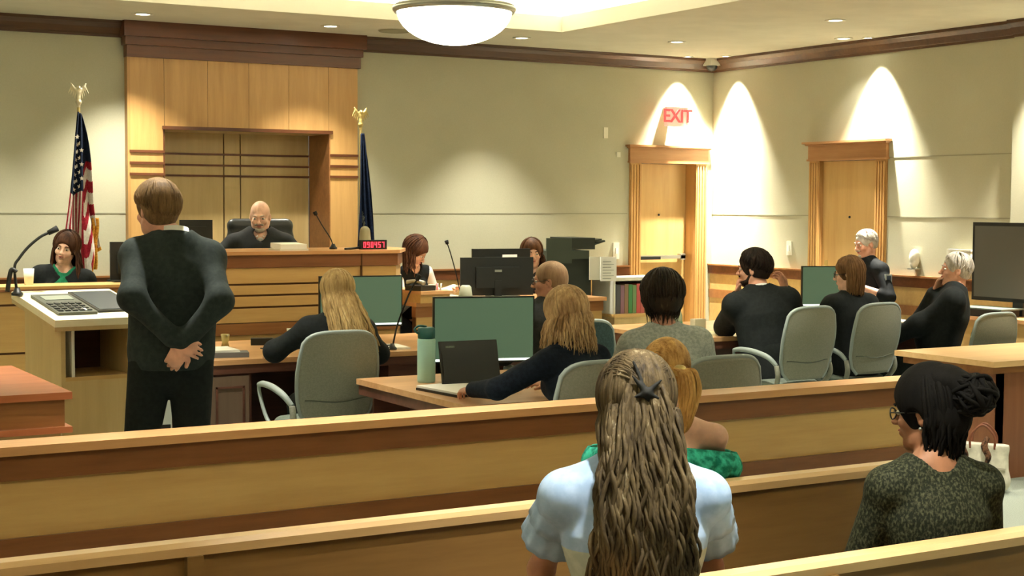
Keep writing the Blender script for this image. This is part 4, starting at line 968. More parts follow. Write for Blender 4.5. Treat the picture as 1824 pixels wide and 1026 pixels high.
monitor('large green screen above the open laptop on the near left table', (3.98, 7.12, .75), 16, .56, .36, .085, group=G)
monitor('dark green screen between the bearded man and the woman with glasses', (8.60, 9.5, .75), 22, .5, .34, .1, group=G)
B2 = 'black screens seen from behind on the clerk counter'
monitor('nearest wide black screen back on the clerk counter with a small emblem', (6.12, 10.75, .915), 192, .62, .31, .03, M_BLACK, False, B2, True)
monitor('black screen back behind and above the nearest one on the clerk counter', (6.33, 11.05, .915), 188, .52, .27, .13, M_BLACK, False, B2)
monitor('small black screen back on the bench left of the judge', (3.62, 10.85, 1.343), 190, .24, .19, .03, M_BLACK, False, 'screens on the bench')
monitor('black screen back beside the woman in the green top', (3.05, 10.70, 1.13), 180, .22, .28, .0, M_BLACK, False, 'screens on the bench')
# television and cart at the right edge
r = empty('television', (9.60, 8.78, .92), -R(88)); tag(r, 'wall television screen cut by the right edge of the view', 'television')
obj('casing', BX(-.5, .12, 0, .05, .0, .64), M_BLACK, r, bevel=.006) if False else obj('casing', BX(-.12, .9, 0, .05, .0, .64), M_BLACK, r, bevel=.006)
obj('screen', BX(-.095, .87, -.003, 0, .03, .61), mat('tv_grey', (84, 84, 78), .3), r)
obj('stand_neck', BX(.3, .4, .0, .06, -.11, .1), M_BLACK, r)
r = empty('media_cart', (9.55, 8.3, 0), -R(88)); tag(r, 'wooden media cart under the television at the right edge', 'cart')
obj('cart_body', BX(-.42, .5, -.22, .25, .04, .78), M_MAPLE, r); obj('cart_top', BX(-.45, .53, -.25, .28, .78, .81), M_CAP, r)
r2 = empty('video_box', (9.42, 8.55, .81), -R(88)); tag(r2, 'small dark electronic box on the media cart', 'video box'); obj('housing', BX(-.22, .2, -.1, .12, 0, .06), M_BLACK, r2, bevel=.005); obj('side_tray', BX(-.25, .23, -.13, .15, .06, .07), M_CHAIRC, r2)
# laptop
r = empty('laptop', (3.74, 6.80, .75), -R(4)); tag(r, 'open black laptop with dark screen in front of the large green screen', 'laptop')
obj('keyboard_base', BX(-.165, .165, -.22, .02, .0, .018), M_BLACK, r, bevel=.003); obj('keys', BX(-.15, .15, -.13, 0, .018, .021), M_BLACKM, r)
ML = Matrix.Translation((0, .02, .018)) @ Matrix.Rotation(R(-14), 4, 'X')
obj('lid', BX(-.165, .165, 0, .009, 0, .225, ML), M_BLACK, r, bevel=.002); obj('screen', BX(-.155, .155, -.002, 0, .012, .215, ML), mat('laptop_screen', (12, 17, 13), .4), r)
obj('maker_mark', BX(-.13, -.08, -.003, -.002, .19, .2, ML), M_CHAIRC, r)
# judge's papers tray / laptop back
r = empty('document_tray', (4.21, 10.50, 1.343), -R(-3)); tag(r, 'white tray of papers on the front edge of the judge\'s bench', 'paper tray')
obj('tray', BX(-.115, .115, -.1, .1, 0, .012), M_WHITE, r); obj('paper_stack', BX(-.105, .105, -.09, .09, .012, .05, Matrix.Rotation(R(3), 4, 'X')), M_PAPER, r)
r = empty('desk_speaker', (4.93, 10.72, 1.343)); tag(r, 'small rounded grey desk speaker beside the digital clock', 'speaker'); s = Sculpt(.006); s.cap((0, 0, .04), (0, 0, .13), .05, .042, sq=.8, f=(0, 1, 0)); s.cut((0, 0, .002), (0, 0, -1)); sculpt_obj('body', s, mat('speaker_grey', (140, 136, 104), .7), r)
obj('base_foot', lathe([(0, 0), (.06, 0), (.055, .012), (0, .012)], 20), M_BLACK, r)
tag(tube_obj('black_cable', [(4.62, 10.40, 1.35), (4.68, 10.42, 1.352), (4.74, 10.44, 1.356), (4.79, 10.46, 1.353)], .009, M_BLACK), 'short black cable lying on the bench left of the clock', 'cable')

# ------------------------------------------------------------------ copier, folders, shelf
r = empty('office_printer', (7.82, 12.40, 0), -R(8)); tag(r, 'tall black-green copier with paper trays by the back wall', 'copier')
M_COP = mat('copier_dark', (34, 42, 34), .5); M_COP2 = mat('copier_mid', (60, 70, 58), .5)
obj('cabinet', BX(-.27, .16, -.26, .26, .03, 1.17), M_COP, r, bevel=.012); obj('side_door', BX(.16, .172, -.2, .2, .3, 1.05), M_BLACK, r)
obj('scanner_bed', BX(-.30, .13, -.28, .28, 1.17, 1.25), M_COP2, r, bevel=.01); obj('scanner_lid', BX(-.05, .20, -.26, .24, 1.26, 1.37), M_COP, r, bevel=.03)
obj('control_screen', BX(-.32, -.06, -.30, -.28, 1.13, 1.37), M_COP2, r, bevel=.004)
M_ = Matrix.Translation((.18, -.05, 1.28)) @ Matrix.Rotation(R(-16), 4, 'Y'); obj('output_tray', BX(0, .18, -.12, .12, 0, .015, M_), M_COP, r)
M_ = Matrix.Translation((.18, -.05, 1.32)) @ Matrix.Rotation(R(-10), 4, 'Y'); obj('output_tray', BX(0, .14, -.12, .12, 0, .015, M_), M_COP, r)
obj('drawer', BX(-.26, .15, -.27, -.26, .5, .74), M_BLACK, r); obj('drawer', BX(-.26, .15, -.27, -.26, .22, .46), M_BLACK, r)
for k, (z0, z1) in enumerate(((.96, 1.17),)):
    p_ = empty('posted_notice', (8.07, 12.02, z0)); p_.rotation_euler = (0, 0, -R(6)); tag(p_, 'white typed sheet taped to the side of the copier', 'notice')
    obj('sheet', BX(-.08, .09, -.004, .012, 0, z1 - z0 + .02), M_PAPER, p_); bm = bmesh.new()
    for i in range(7): box(bm, -.06, .03 + .03 * (i % 2), -.006, -.004, .02 + i * .027, .024 + i * .027)
    obj('text_line', bm, M_CHAIRC, p_)
obj('notice_board', BX(.12, .27, -.31, -.30, .97, 1.19), M_WHITE, r); obj('board_stem', BX(.15, .2, -.30, -.2, 1.0, 1.1), M_COP, r)
r = empty('folder_shelf', (8.45, 12.22, 0)); tag(r, 'low pale cabinet carrying the open rack of coloured folders', 'shelf cabinet')
obj('cabinet', BX(-.30, .42, -.2, .3, 0, .605), M_MAPLEP, r); obj('cabinet_top', BX(-.32, .44, -.22, .32, .605, .635), M_MAPLE, r)
obj('rack_top', BX(-.30, .32, -.18, .2, .955, .985), M_WHITE, r); obj('rack_side', BX(-.30, -.28, -.18, .2, .635, .955), M_WHITE, r); obj('rack_side', BX(.30, .32, -.18, .2, .635, .955), M_WHITE, r); obj('rack_back', BX(-.28, .30, .18, .2, .635, .955), M_WHITE, r)
FC = [('grey', (110, 112, 116)), ('dark grey', (84, 86, 92)), ('purple', (140, 106, 124)), ('tan', (150, 122, 96)), ('green', (74, 146, 88)), ('pale green', (120, 150, 104)), ('salmon red', (200, 92, 92)), ('rose', (196, 112, 108)), ('brown', (142, 106, 76)), ('buff', (176, 146, 104)), ('cream', (204, 190, 146)), ('sand', (188, 168, 124))]
for i, (cn, cc) in enumerate(FC):
    x = 8.45 - .262 + i * .047; o = obj('file_folder', BX(-.0215, .0215, -.13, .16, 0, .285 - .006 * (i % 3)), mat('folder_' + cn.replace(' ', '_'), cc, .7), None, (x, 12.21, .636), bevel=.004)
    tag(o, cn + ' folder standing upright in the white rack by the copier', 'folder', 'folders in the white rack')
r = empty('storage_basket', (7.55, 11.62, 0)); tag(r, 'brown basket heaped with bits and bobs in front of the copier', 'basket')
obj('stand', BX(-.13, .13, -.13, .13, 0, .42), M_TABLED, r); obj('basket_body', lathe([(.11, .42), (.15, .68), (.14, .68), (.10, .44), (0, .44)], 20), cloth('wicker', (128, 100, 64), (88, 66, 40), .9, 50, .6, (1, 1, 3)), r, smooth=True)
bm = bmesh.new()
for i in range(12): sph(bm, Vector((random.uniform(-.09, .09), random.uniform(-.09, .09), .68 + random.uniform(0, .1))), (random.uniform(.02, .045), .03, random.uniform(.02, .05)), seg=8)
obj('contents', bm, cloth('oddments', (190, 180, 150), (30, 30, 26), .8, 26, .2, stops=(.48, .52)), r)

# ------------------------------------------------------------------ small things on the tables
def paper(name, loc, az, w_, d_, h_, label, m=None, cat='paper'):
    o = obj(name, BX(-w_ / 2, w_ / 2, -d_ / 2, d_ / 2, 0, h_), m or M_PAPER, None, loc, -R(az)); return tag(o, label, cat)
r = empty('paper_stack', (3.12, 8.98, .75), -R(12)); tag(r, 'ragged stack of white papers at the left end of the far table', 'papers')
for i in range(4): obj('paper_sheaf', BX(-.17 + .01 * i, .15 - .015 * i, -.15, .17 - .02 * i, i * .011, .01 + i * .011, Matrix.Rotation(R(5 * i - 6), 4, 'Z')), M_PAPER, r)
obj('grey_folder', BX(-.02, .19, -.17, -.02, .0, .03, Matrix.Rotation(R(-4), 4, 'Z')), mat('folder_grey', (150, 156, 142), .7), r)
r = empty('glass_tumbler', (3.35, 9.46, .75)); tag(r, 'small yellowish glass ornament behind the paper stack', 'glass'); obj('glass_body', lathe([(0, 0), (.028, 0), (.02, .03), (.03, .085), (.026, .085), (.016, .035), (0, .012)], 18), mat('yellow_glass', (214, 196, 120), .1, spec=.8, trans=.5), r, smooth=True)
o = obj('small_black_box', BX(-.075, .075, -.04, .04, 0, .045), M_BLACK, None, (3.62, 9.5, .75), -.35, bevel=.004); tag(o, 'small black box lying on the far left table', 'box')
r = empty('headphones', (3.64, 9.15, .75)); tag(r, 'thin looped cable or headset lying beside the blonde woman', 'headset')
tube_obj('loop_cable', [(-.05, .02, .004), (0, .06, .006), (.06, .05, .03), (.08, -.01, .035), (.03, -.04, .01), (-.02, -.02, .005), (-.1, .03, .004), (-.13, .09, .004)], .0045, M_COP2, r, 6); obj('ear_pad', lathe([(0, 0), (.022, 0), (.022, .015), (0, .015)], 14), M_BLACK, r)
r = empty('paper_cup', (3.88, 9.62, .75)); tag(r, 'small white cup on the far left table beside the blonde woman', 'cup'); obj('cup_body', lathe([(0, 0), (.025, 0), (.036, .09), (.032, .09), (.022, .006), (0, .006)], 18), M_WHITE, r, smooth=True)
r = empty('open_notebook', (4.18, 8.92, .75), -R(5)); tag(r, 'open white notebook with a pen right of the blonde woman', 'notebook')
obj('page_block', BX(-.19, .19, -.13, .14, 0, .014), M_PAPER, r); tube_obj('pen', [(-.05, -.08, .02), (.12, .0, .02)], .005, M_BLACK, r, 6, smoothn=1)
r = empty('water_bottle', (3.63, 7.12, .75)); tag(r, 'tall pale aqua water bottle with dark teal lid', 'bottle')
obj('bottle_body', lathe([(0, 0), (.045, 0), (.048, .01), (.048, .225), (.044, .232), (0, .232)], 28), mat('aqua', (164, 208, 196), .35), r, smooth=True)
obj('bottle_lid', lathe([(0, .232), (.044, .232), (.046, .24), (.046, .285), (.038, .292), (0, .292)], 28), mat('teal_lid', (26, 92, 88), .4), r, smooth=True)
tube_obj('carry_loop', [(-.04, 0, .255), (-.07, 0, .28), (-.045, 0, .3), (0, 0, .295)], .006, MATS['teal_lid'], r, 8)
r = empty('notepad', (3.60, 6.66, .75), -R(-6)); tag(r, 'white notepad on a black folder at the table corner', 'notepad'); obj('folder', BX(-.15, .14, -.18, .2, 0, .012), M_BLACK, r); obj('page_block', BX(-.14, .15, -.16, .21, .012, .022), M_PAPER, r)
r = empty('phone', (3.82, 7.02, .75), -.4) ; tag(r, 'dark phone lying beside a white charger near the aqua bottle', 'phone'); obj('phone_body', BX(-.035, .035, -.07, .07, 0, .01), M_BLACK, r, bevel=.003); obj('charger', BX(-.06, -.02, .08, .12, 0, .03), M_WHITE, r, bevel=.005)
# right hand far table
r = empty('plastic_bottle', (6.65, 8.98, .75)); tag(r, 'clear plastic bottle with green label near the bearded man', 'bottle')
obj('bottle_body', lathe([(0, 0), (.034, 0), (.034, .09), (.032, .13), (.014, .19), (.013, .215), (0, .215)], 20), mat('clear_plastic', (190, 216, 200), .15, trans=.5), r, smooth=True); obj('label_band', lathe([(.0350, .015), (.0350, .085)], 20), mat('label_green', (50, 140, 104), .5), r, smooth=True); obj('bottle_cap', lathe([(0, .215), (.016, .215), (.016, .235), (0, .235)], 14), MATS['label_green'], r)
paper('document_pile', (6.74, 8.80, .75), 20, .3, .24, .012, 'loose yellowish papers at the left end of the far right table', mat('pale_yellow', (232, 230, 190), .8), 'papers')
o = obj('white_carton', BX(-.05, .05, -.03, .03, 0, .10), M_WHITE, None, (6.82, 8.96, .75), bevel=.004); tag(o, 'small white carton on the far right table left of the bearded man', 'carton')
r = empty('white_mug', (7.52, 8.78, .75), .5); tag(r, 'white mug with a big handle behind the bearded man\'s shoulder', 'mug')
obj('mug_body', lathe([(0, 0), (.045, 0), (.05, .15), (.045, .15), (.04, .01), (0, .01)], 24), M_WHITE, r, smooth=True); tube_obj('mug_handle', [(.045, 0, .13), (.09, 0, .13), (.1, 0, .075), (.085, 0, .03), (.045, 0, .03)], .009, M_WHITE, r, 10)
r = empty('milk_jug', (7.36, 9.1, .75)); tag(r, 'pale green-white jug half hidden behind the bearded man', 'jug'); obj('jug_body', lathe([(0, 0), (.06, 0), (.06, .16), (.03, .22), (.03, .24), (0, .24)], 20), mat('jug', (196, 214, 196), .4), r, smooth=True)
r = empty('smartphone', (7.55, 8.60, .79), -R(30)); r.rotation_euler[0] = R(62); tag(r, 'phone with a bright white screen leaning beside the woman with glasses', 'phone'); obj('phone_body', BX(-.055, .055, -.085, .085, -.01, 0), M_BLACK, r, bevel=.003); obj('screen', BX(-.05, .05, -.08, .08, 0, .002), mat('white_screen', (235, 240, 235), .4, emit=(240, 245, 240), es=.8), r)
paper('document_pile', (8.75, 9.0, .75), 10, .34, .26, .02, 'white papers on the table in front of the grey-haired man', None, 'papers')
o = obj('dark_binder', BX(-.16, .16, -.12, .12, 0, .03), M_BLACK, None, (8.45, 8.72, .75), -.3); tag(o, 'dark binder on the far right table by the grey-haired man', 'binder')
# clerk counter clutter
r = empty('tissue_box', (5.62, 10.62, .915), .2) ; tag(r, 'white open box on the clerk counter between microphone and screens', 'box'); obj('carton', BX(-.05, .05, -.05, .05, 0, .05), M_WHITE, r); bm = bmesh.new(); sph(bm, Vector((0, 0, .075)), (.03, .02, .04)); obj('tissue', bm, M_PAPER, r)
r = empty('pen_cup', (5.50, 10.58, .915)); tag(r, 'dark pen cup on the clerk counter next to the bench end', 'pen cup'); obj('cup_body', lathe([(0, 0), (.035, 0), (.038, .09), (.033, .09), (.03, .01), (0, .01)], 18), M_BLACK, r, smooth=True)
for i in range(5): tube_obj('pen', [(0.005 * (i - 2), .004 * (i % 3 - 1), .02), (.014 * (i - 2), .01 * (i % 3 - 1), .15)], .004, (M_RED if i == 1 else M_METAL), r, 6, smoothn=1)
r = empty('clear_jar', (5.70, 10.5, .915)); tag(r, 'clear rounded jar on the clerk counter', 'jar'); obj('jar_body', lathe([(0, 0), (.05, 0), (.055, .05), (.045, .12), (.03, .135), (0, .135)], 22), mat('jar_glass', (188, 196, 176), .2, trans=.4), r, smooth=True)
pass
if 0: o = obj('stapler', BX(-.07, .07, -.02, .02, 0, .045), M_BLACK, None, (5.62, 10.44 + .2, .966), .4, bevel=.012); tag(o, 'black stapler on top of things on the clerk counter', 'stapler')
r = empty('desk_telephone', (5.36, 10.62, 1.01), .3); tag(r, 'dark desk telephone on the raised ledge at the bench end', 'telephone'); obj('phone_base', BX(-.08, .08, -.09, .09, 0, .04), M_BLACK, r, bevel=.01); tube_obj('handset', [(-.05, -.09, .06), (-.05, 0, .075), (-.05, .09, .06)], [.022, .014, .022], M_METAL, r, 10)
o = obj('white_card', BX(-.07, .07, -.003, .003, 0, .035), M_PAPER, None, (6.38, 10.98, 1.232)); tag(o, 'white card stuck on the rear black screen of the clerk counter', 'card')
o = obj('plastic_cup', lathe([(0, 0), (.028, 0), (.036, .11), (.03, .11), (.024, .008), (0, .008)], 18), M_WHITE, None, (2.33, 10.48, 1.13), smooth=True); tag(o, 'white cup on the stand left of the woman in green', 'cup', 'cups on the stand')
o = obj('plastic_cup', lathe([(0, 0), (.024, 0), (.03, .1), (.026, .1), (.02, .008), (0, .008)], 18), M_WHITE, None, (2.06, 10.46, 1.13), smooth=True); tag(o, 'white cup on the stand by the tall podium microphone', 'cup', 'cups on the stand')
# handbag on the floor by the side table
r = empty('tote_bag', (6.93, 6.31, 0), -R(55)); tag(r, 'white tote bag with dark scarf and brown handles on the floor at right', 'handbag')
M_BAG = cloth('bag_white', (224, 220, 202), (204, 200, 182), .7, 20, .1)
s = Sculpt(.008); s.cap((-.09, 0, .07), (.09, 0, .07), .066, k=.02); s.cap((-.10, 0, .27), (.10, 0, .27), .045, k=.05); s.cap((-.09, 0, .07), (-.10, 0, .27), .06, .045, .03); s.cap((.09, 0, .07), (.10, 0, .27), .06, .045, .03); s.ell((0, 0, .16), (.14, .058, .13))
s.cut((0, 0, .005), (0, 0, -1)); s.cut((0, 0, .285), (0, 0, 1)); sculpt_obj('bag_body', s, M_BAG, r, .003)
obj('fold_band', BX(-.135, .135, -.064, .064, .145, .155), mat('bag_seam', (180, 176, 158), .8), r, bevel=.002)
for sy in (-1, 1): tube_obj('bag_handle', [(-.07, sy * .045, .26), (-.065, sy * .045, .34), (0, sy * .04, .40), (.065, sy * .045, .34), (.07, sy * .045, .26)], .007, mat('bag_brown', (120, 66, 40), .5), r, 8)
for i, x in enumerate((-.1, .03)): tube_obj('scarf_end', [(x, -.05, .33), (x - .015, -.075, .28), (x + .01, -.08, .22), (x - .005, -.078, .17)], [.012, .02, .018, .01], cloth('scarf_print', (120, 84, 60), (24, 16, 12), .8, 40, .2), r, 8)

# ------------------------------------------------------------------ flags
def flagpole(r, h, mtop):
    obj('pole', lathe([(.0125, .03), (.0125, h)], 14), M_BRASS, r, smooth=True); obj('pole_base', lathe([(0, 0), (.15, 0), (.15, .02), (.05, .05), (.02, .09), (0, .09)], 28), M_BRASS, r, smooth=True)
    s = Sculpt(.005); z = h + .06       # spread eagle finial
    s.cap((0, 0, h - .01), (0, 0, h + .02), .014); s.ell((0, 0, h + .03), (.024, .024, .02)); s.ell((0, 0, z + .03), (.017, .017, .04)); s.ell((0, -.012, z + .085), (.013, .018, .014)); s.cap((0, -.02, z + .083), (0, -.038, z + .075), .006, .002)
    for sx in (-1, 1):
        s.cap((sx * .01, 0, z + .05), (sx * .045, 0, z + .09), .012, .012); s.cap((sx * .045, 0, z + .09), (sx * .06, 0, z + .12), .012, .006, .006)
        for k in range(4): s.cap((sx * (.022 + k * .011), 0, z + .07 + k * .007), (sx * (.032 + k * .016), 0, z - .0 + k * .014), .008, .004, .004)
    s.cap((0, 0, z + .0), (0, 0, z - .03), .014, .01); sculpt_obj('eagle_finial', s, mtop, r)
M_NAVY = cloth('flag_navy', (28, 40, 62), (20, 30, 48), .8, 60, .1); M_FRED = cloth('flag_red', (168, 36, 52), (140, 26, 42), .8, 60, .1); M_FWH = cloth('flag_white', (224, 216, 206), (208, 200, 190), .8, 60, .1); M_GOLD = cloth('gold_fringe', (226, 170, 66), (180, 120, 40), .7, 90, .5)
def drape(nu, nv_, X, Y, Z, M_): 
    V = []; F = []; mi = []
    for i in range(nu + 1):
        for j in range(nv_ + 1):
            u, v = i / nu, j / nv_; V.append((X(u, v), Y(u, v), Z(u, v)))
    for i in range(nu):
        for j in range(nv_): a = i * (nv_ + 1) + j; F.append((a, a + nv_ + 1, a + nv_ + 2, a + 1)); mi.append(M_((i + .5) / nu, (j + .5) / nv_))
    return V, F, mi
r = empty('striped_flag', (3.18, 12.45, 0)); tag(r, 'red, white and blue flag with stars hanging from a pole with eagle top', 'flag'); flagpole(r, 2.47, mat('finial_silver', (214, 206, 176), .35, .6))
ztop = 2.42
sm = lambda a, b, x: max(0, min(1, (x - a) / (b - a))) ** 2 * (3 - 2 * max(0, min(1, (x - a) / (b - a))))
V, F, mi = drape(110, 120, lambda u, v: (u - .46) * (.03 + .31 * v ** .9) + .012 * math.sin(u * 16 + v * 3) * v - .03 * v + .015 * sm(.5, .8, u) * math.sin(v * 7), lambda u, v: -.02 - (.012 + .045 * v) * (1 + math.sin(u * 13 + 1.2 * math.sin(v * 5))) - .02 * sm(.55, .75, u) * sm(.3, .5, v) * (1 - sm(.78, .85, v)),
    lambda u, v: ztop - v * (1.40 - (.32 * sm(.62, .8, u)) + .05 * math.sin(u * 9)) - .02 * u,
    lambda u, v: (0 if (v < .47 and u < .62) or (v < .30 + .05 * u) else ((1 if int((v - .33 + .12 * (1 - u)) / .082) % 2 else 2) if u > .60 and v < .93 else (1 if int(u * 17.5 + .4 * math.sin(v * 3)) % 2 else 2))) if not (v > .975) else 3)
fo = npobj('flag_cloth', V, F, [M_NAVY, M_FWH, M_FRED, M_GOLD], r, mi=mi); md = fo.modifiers.new('thick', 'SOLIDIFY'); md.thickness = .004
bm = bmesh.new(); stars = []
for row in range(8):
    for c_ in range(3):
        v = .14 + row * .042; u = (.14 + c_ * .18) + (.09 if row % 2 else 0)
        if u > .56 or (row < 1 and c_ > 1): continue
        X_ = (u - .46) * (.03 + .31 * v ** .9) + .012 * math.sin(u * 16 + v * 3) * v - .03 * v; Y_ = -.02 - (.012 + .045 * v) * (1 + math.sin(u * 13 + 1.2 * math.sin(v * 5))) - .014; Z_ = ztop - v * (1.40 + .05 * math.sin(u * 9)) - .02 * u
        vs = [bm.verts.new((X_ + (.021 if k % 2 == 0 else .009) * math.sin(k * math.pi / 5), Y_, Z_ + (.021 if k % 2 == 0 else .009) * math.cos(k * math.pi / 5))) for k in range(10)]
        ct = bm.verts.new((X_, Y_ - .001, Z_))
        for k in range(10): bm.faces.new((ct, vs[(k + 1) % 10], vs[k]))
obj('star', bm, M_FWH, fo)
V, F, mi = drape(10, 40, lambda u, v: .085 + .05 * u + .005 * math.sin(v * 9) - .02 * v, lambda u, v: -.05 - .01 * math.sin(u * 9), lambda u, v: 1.56 - .42 * v, lambda u, v: 0)
npobj('gold_fringe', V, F, M_GOLD, r).modifiers.new('thick', 'SOLIDIFY').thickness = .006
r = empty('blue_flag', (5.66, 12.40, 0)); tag(r, 'dark blue flag with pale emblem furled on a pole right of the panelling', 'flag'); flagpole(r, 2.36, mat('finial_gold', (196, 176, 112), .4, .6))
V, F, mi = drape(90, 90, lambda u, v: (u - .28) * (.03 + .16 * v ** .8) + .006 * math.sin(u * 20) * v, lambda u, v: -.02 - (.01 + .03 * v) * (1 + math.sin(u * 18 + math.sin(v * 4))), lambda u, v: 2.31 - v * (1.15 + .03 * math.sin(u * 7)),
    lambda u, v: 1 if ((u - .22) ** 2 / .02 + (v - .68) ** 2 / .012 < 1 and math.sin(u * 60 + v * 31) * math.sin(v * 70) > -.25) else (2 if v > .985 else 0))
npobj('flag_cloth', V, F, [cloth('flag_blue', (22, 38, 66), (14, 24, 46), .8, 60, .1), cloth('emblem', (150, 158, 150), (60, 80, 96), .8, 46, .1), M_GOLD], r, mi=mi).modifiers.new('thick', 'SOLIDIFY').thickness = .004
# ------------------------------------------------------------------ the people
SK_A = skin('light', (226, 178, 150)); SK_B = skin('ruddy', (222, 166, 140)); SK_C = skin('tan', (196, 142, 112)); SK_D = skin('pale', (232, 188, 162))
M_SUIT = cloth('suit_charcoal', (40, 50, 48), (32, 41, 40), .85, 40, .1, spec=.25); M_SUITB = cloth('suit_black', (22, 27, 27), (15, 20, 20), .85, 40, .1, spec=.25)
M_NAVYC = cloth('navy_knit', (26, 34, 46), (18, 25, 36), .9, 60, .2); M_TROUS = cloth('trousers_dark', (24, 30, 28), (17, 22, 21), .9, 40, .1)
M_SHIRT = mat('shirt_white', (232, 232, 224), .8); M_SHOE = mat('shoe_black', (14, 13, 12), .35); M_ROBE = cloth('judge_robe', (24, 28, 26), (16, 19, 18), .8, 20, .1, spec=.3)
H_BROWN = hair_mat('mid_brown', (126, 100, 66), (86, 66, 42), (140, 114, 78)); H_BLOND = hair_mat('blonde', (206, 176, 118), (150, 118, 70), (236, 214, 160)); H_DBLOND = hair_mat('dark_blonde', (200, 168, 124), (132, 102, 70), (244, 222, 178))
H_DARK = hair_mat('dark_brown', (48, 36, 28), (26, 20, 16), (74, 58, 44)); H_BLACK = hair_mat('black', (18, 16, 13), (9, 8, 7), (30, 26, 20), .8); H_GREY = hair_mat('white_grey', (206, 200, 188), (160, 152, 140), (236, 232, 222))
H_STREAK = hair_mat('grey_brown', (100, 86, 62), (48, 39, 27), (192, 182, 156)); H_CHEST = hair_mat('chestnut', (92, 60, 40), (54, 34, 24), (124, 86, 58))
def seat_clothes(f, p, top_m, bottom_m=None, **k):
    j = top_cloth(k.pop('name', 'jacket'), f, top_m, p, **k); trousers(f, bottom_m or M_TROUS, p); shoes(f, M_SHOE, p); return j

# standing man in the dark suit
f = Fig(standing=True, S=1.03, bulk=1.0, lean=2, side=2, sw=.160, head=(30, 10, 4), nod=6, rh=(.045, -.19, 1.04), lh=(.0, -.20, 1.065), rel=(.72, -.8, .0), lel=(-.72, -.8, .0), legs=((.10, -.02), (-.19, .04)), headoff=(-.085, .03, -.02))
p = new_person('standing man in a dark suit seen from behind, hands clasped behind his back', f, SK_B, 0.0, 15, .0055, hands={'R': dict(d=(-.30, -.12, -.62), n=(.1, -1, .1), curl=.7, spread=-.03), 'L': dict(d=(.8, -.16, -.42), n=(.1, -1, 0), curl=.38, spread=.0)}, head_xy=(2.181, 7.12), heavy=.006, brow=H_BROWN)
def jk(s):
    s.cap(f.pel + np.array([0, 0, .10]), f.pel + np.array([0, 0, -.05]), .172, .190, .03, (0, 1, 0), .66)
top_cloth('suit_jacket', f, M_SUIT, p, t=.02, vox=.0065, sleeve=.95, hem=.02, fold=.0045, seed=4, cutz=.905, extra=jk, neck_r=.066, freq=13, sl_t=.015)
collar(f, M_SHIRT, p, r=.068, h=.052); collar(f, M_SUIT, p, 'jacket_collar', h=.034, r=.076)
cuff(f, 1, M_SHIRT, p, .95, 1.02); cuff(f, -1, M_SHIRT, p, .95, 1.02); trousers(f, M_TROUS, p, t=.024); shoes(f, M_SHOE, p)
hair_obj(p, [hair_cap(f, .013, top=.012, nape=-.085, vox=.005).build(), short_hair(f, 620, 3, grow=.014, lift=.012, nape=-56)], H_BROWN)

# woman in green top behind the stand
f = Fig(seat=.61, S=.95, fem=True, lean=6, side=-6, head=(-14, 6, -12), rh=(.16, .22, .98), lh=(-.16, .22, .98))
p = new_person('smiling woman with long brown hair, black cardigan and green top behind the left stand', f, SK_D, 0, 196, .006, head_xy=(2.78, 11.3), brow=H_CHEST)
top_cloth('green_top', f, cloth('green_blouse', (34, 128, 88), (24, 104, 70), .8, 30, .1), p, t=.010, sleeve=.1, neck_r=.066)
def op(s): s.cap(f.neck + f.fwd * .16, f.chest + f.fwd * .2, .088, .115, .02, op='s'); s.cap(f.chest + f.fwd * .2, f.pel + f.fwd * .2, .115, .12, .02, op='s')
seat_clothes(f, p, M_SUITB, name='cardigan', t=.02, neck_r=.085, fold=.003, extra=op)
hair_obj(p, [hair_cap(f, .012, top=.004, vox=.006).build(), locks(f, 90, f.C[2] - .34, (66, 294), .009, 18, .006, jit=.02, flare=.03, seed=5, part=.0)], H_CHEST)

# judge
f = Fig(seat=.81, S=1.0, bulk=1.1, lean=8, head=(-8, 16, 0), rh=(.2, .26, 1.15), lh=(-.22, .26, 1.15), rel=(1, 0, -.5), lel=(-1, 0, -.5))
p = new_person('bald judge with short white beard in a black robe behind the high bench', f, SK_D, 0, 200, .006, head_xy=(4.34, 11.42), brow=H_GREY, heavy=.006)
def rb(s):
    for sd, el, wr in ((1, f.elR, f.wrR), (-1, f.elL, f.wrL)): s.cap(el, el + (wr - el) * .85, .075, .095, .03); s.cap(f.neck - f.up * .1 + f.ax * sd * .16, f.pel + f.ax * sd * .2, .09, .14, .05)
    s.cap(f.chest, f.pel + np.array([0, .1, -.3]), .2, .3, .05)
top_cloth('robe', f, M_ROBE, p, t=.042, neck_r=.064, vneck=.03, fold=.008, seed=8, extra=rb, freq=11, cutz=.42)
collar(f, M_SHIRT, p, r=.07, h=.03); s = Sculpt(.006); s.cap(f.neck + f.fwd * .085 - f.up * .02, f.neck + f.fwd * .12 - f.up * .1, .026, .01, sq=.5, f=f.fwd); sculpt_obj('shirt_front', s, mat('shirt_grey', (180, 180, 172), .8), p)
s = Sculpt(.005); T = lambda x, y, z: f.C + f.M @ np.array([x, y, z]); s.ell(T(0, .048, -.088), (.046, .05, .03), f.M.T); s.cap(T(-.03, .092, -.038), T(.03, .092, -.038), .009); s.ell(T(0, .1, -.052), (.024, .02, .010), f.M.T, .004, 's'); sculpt_obj('beard', s, hair_mat('beard_grey', (176, 166, 152), (140, 128, 114)), p)
shoes(f, M_SHOE, p)

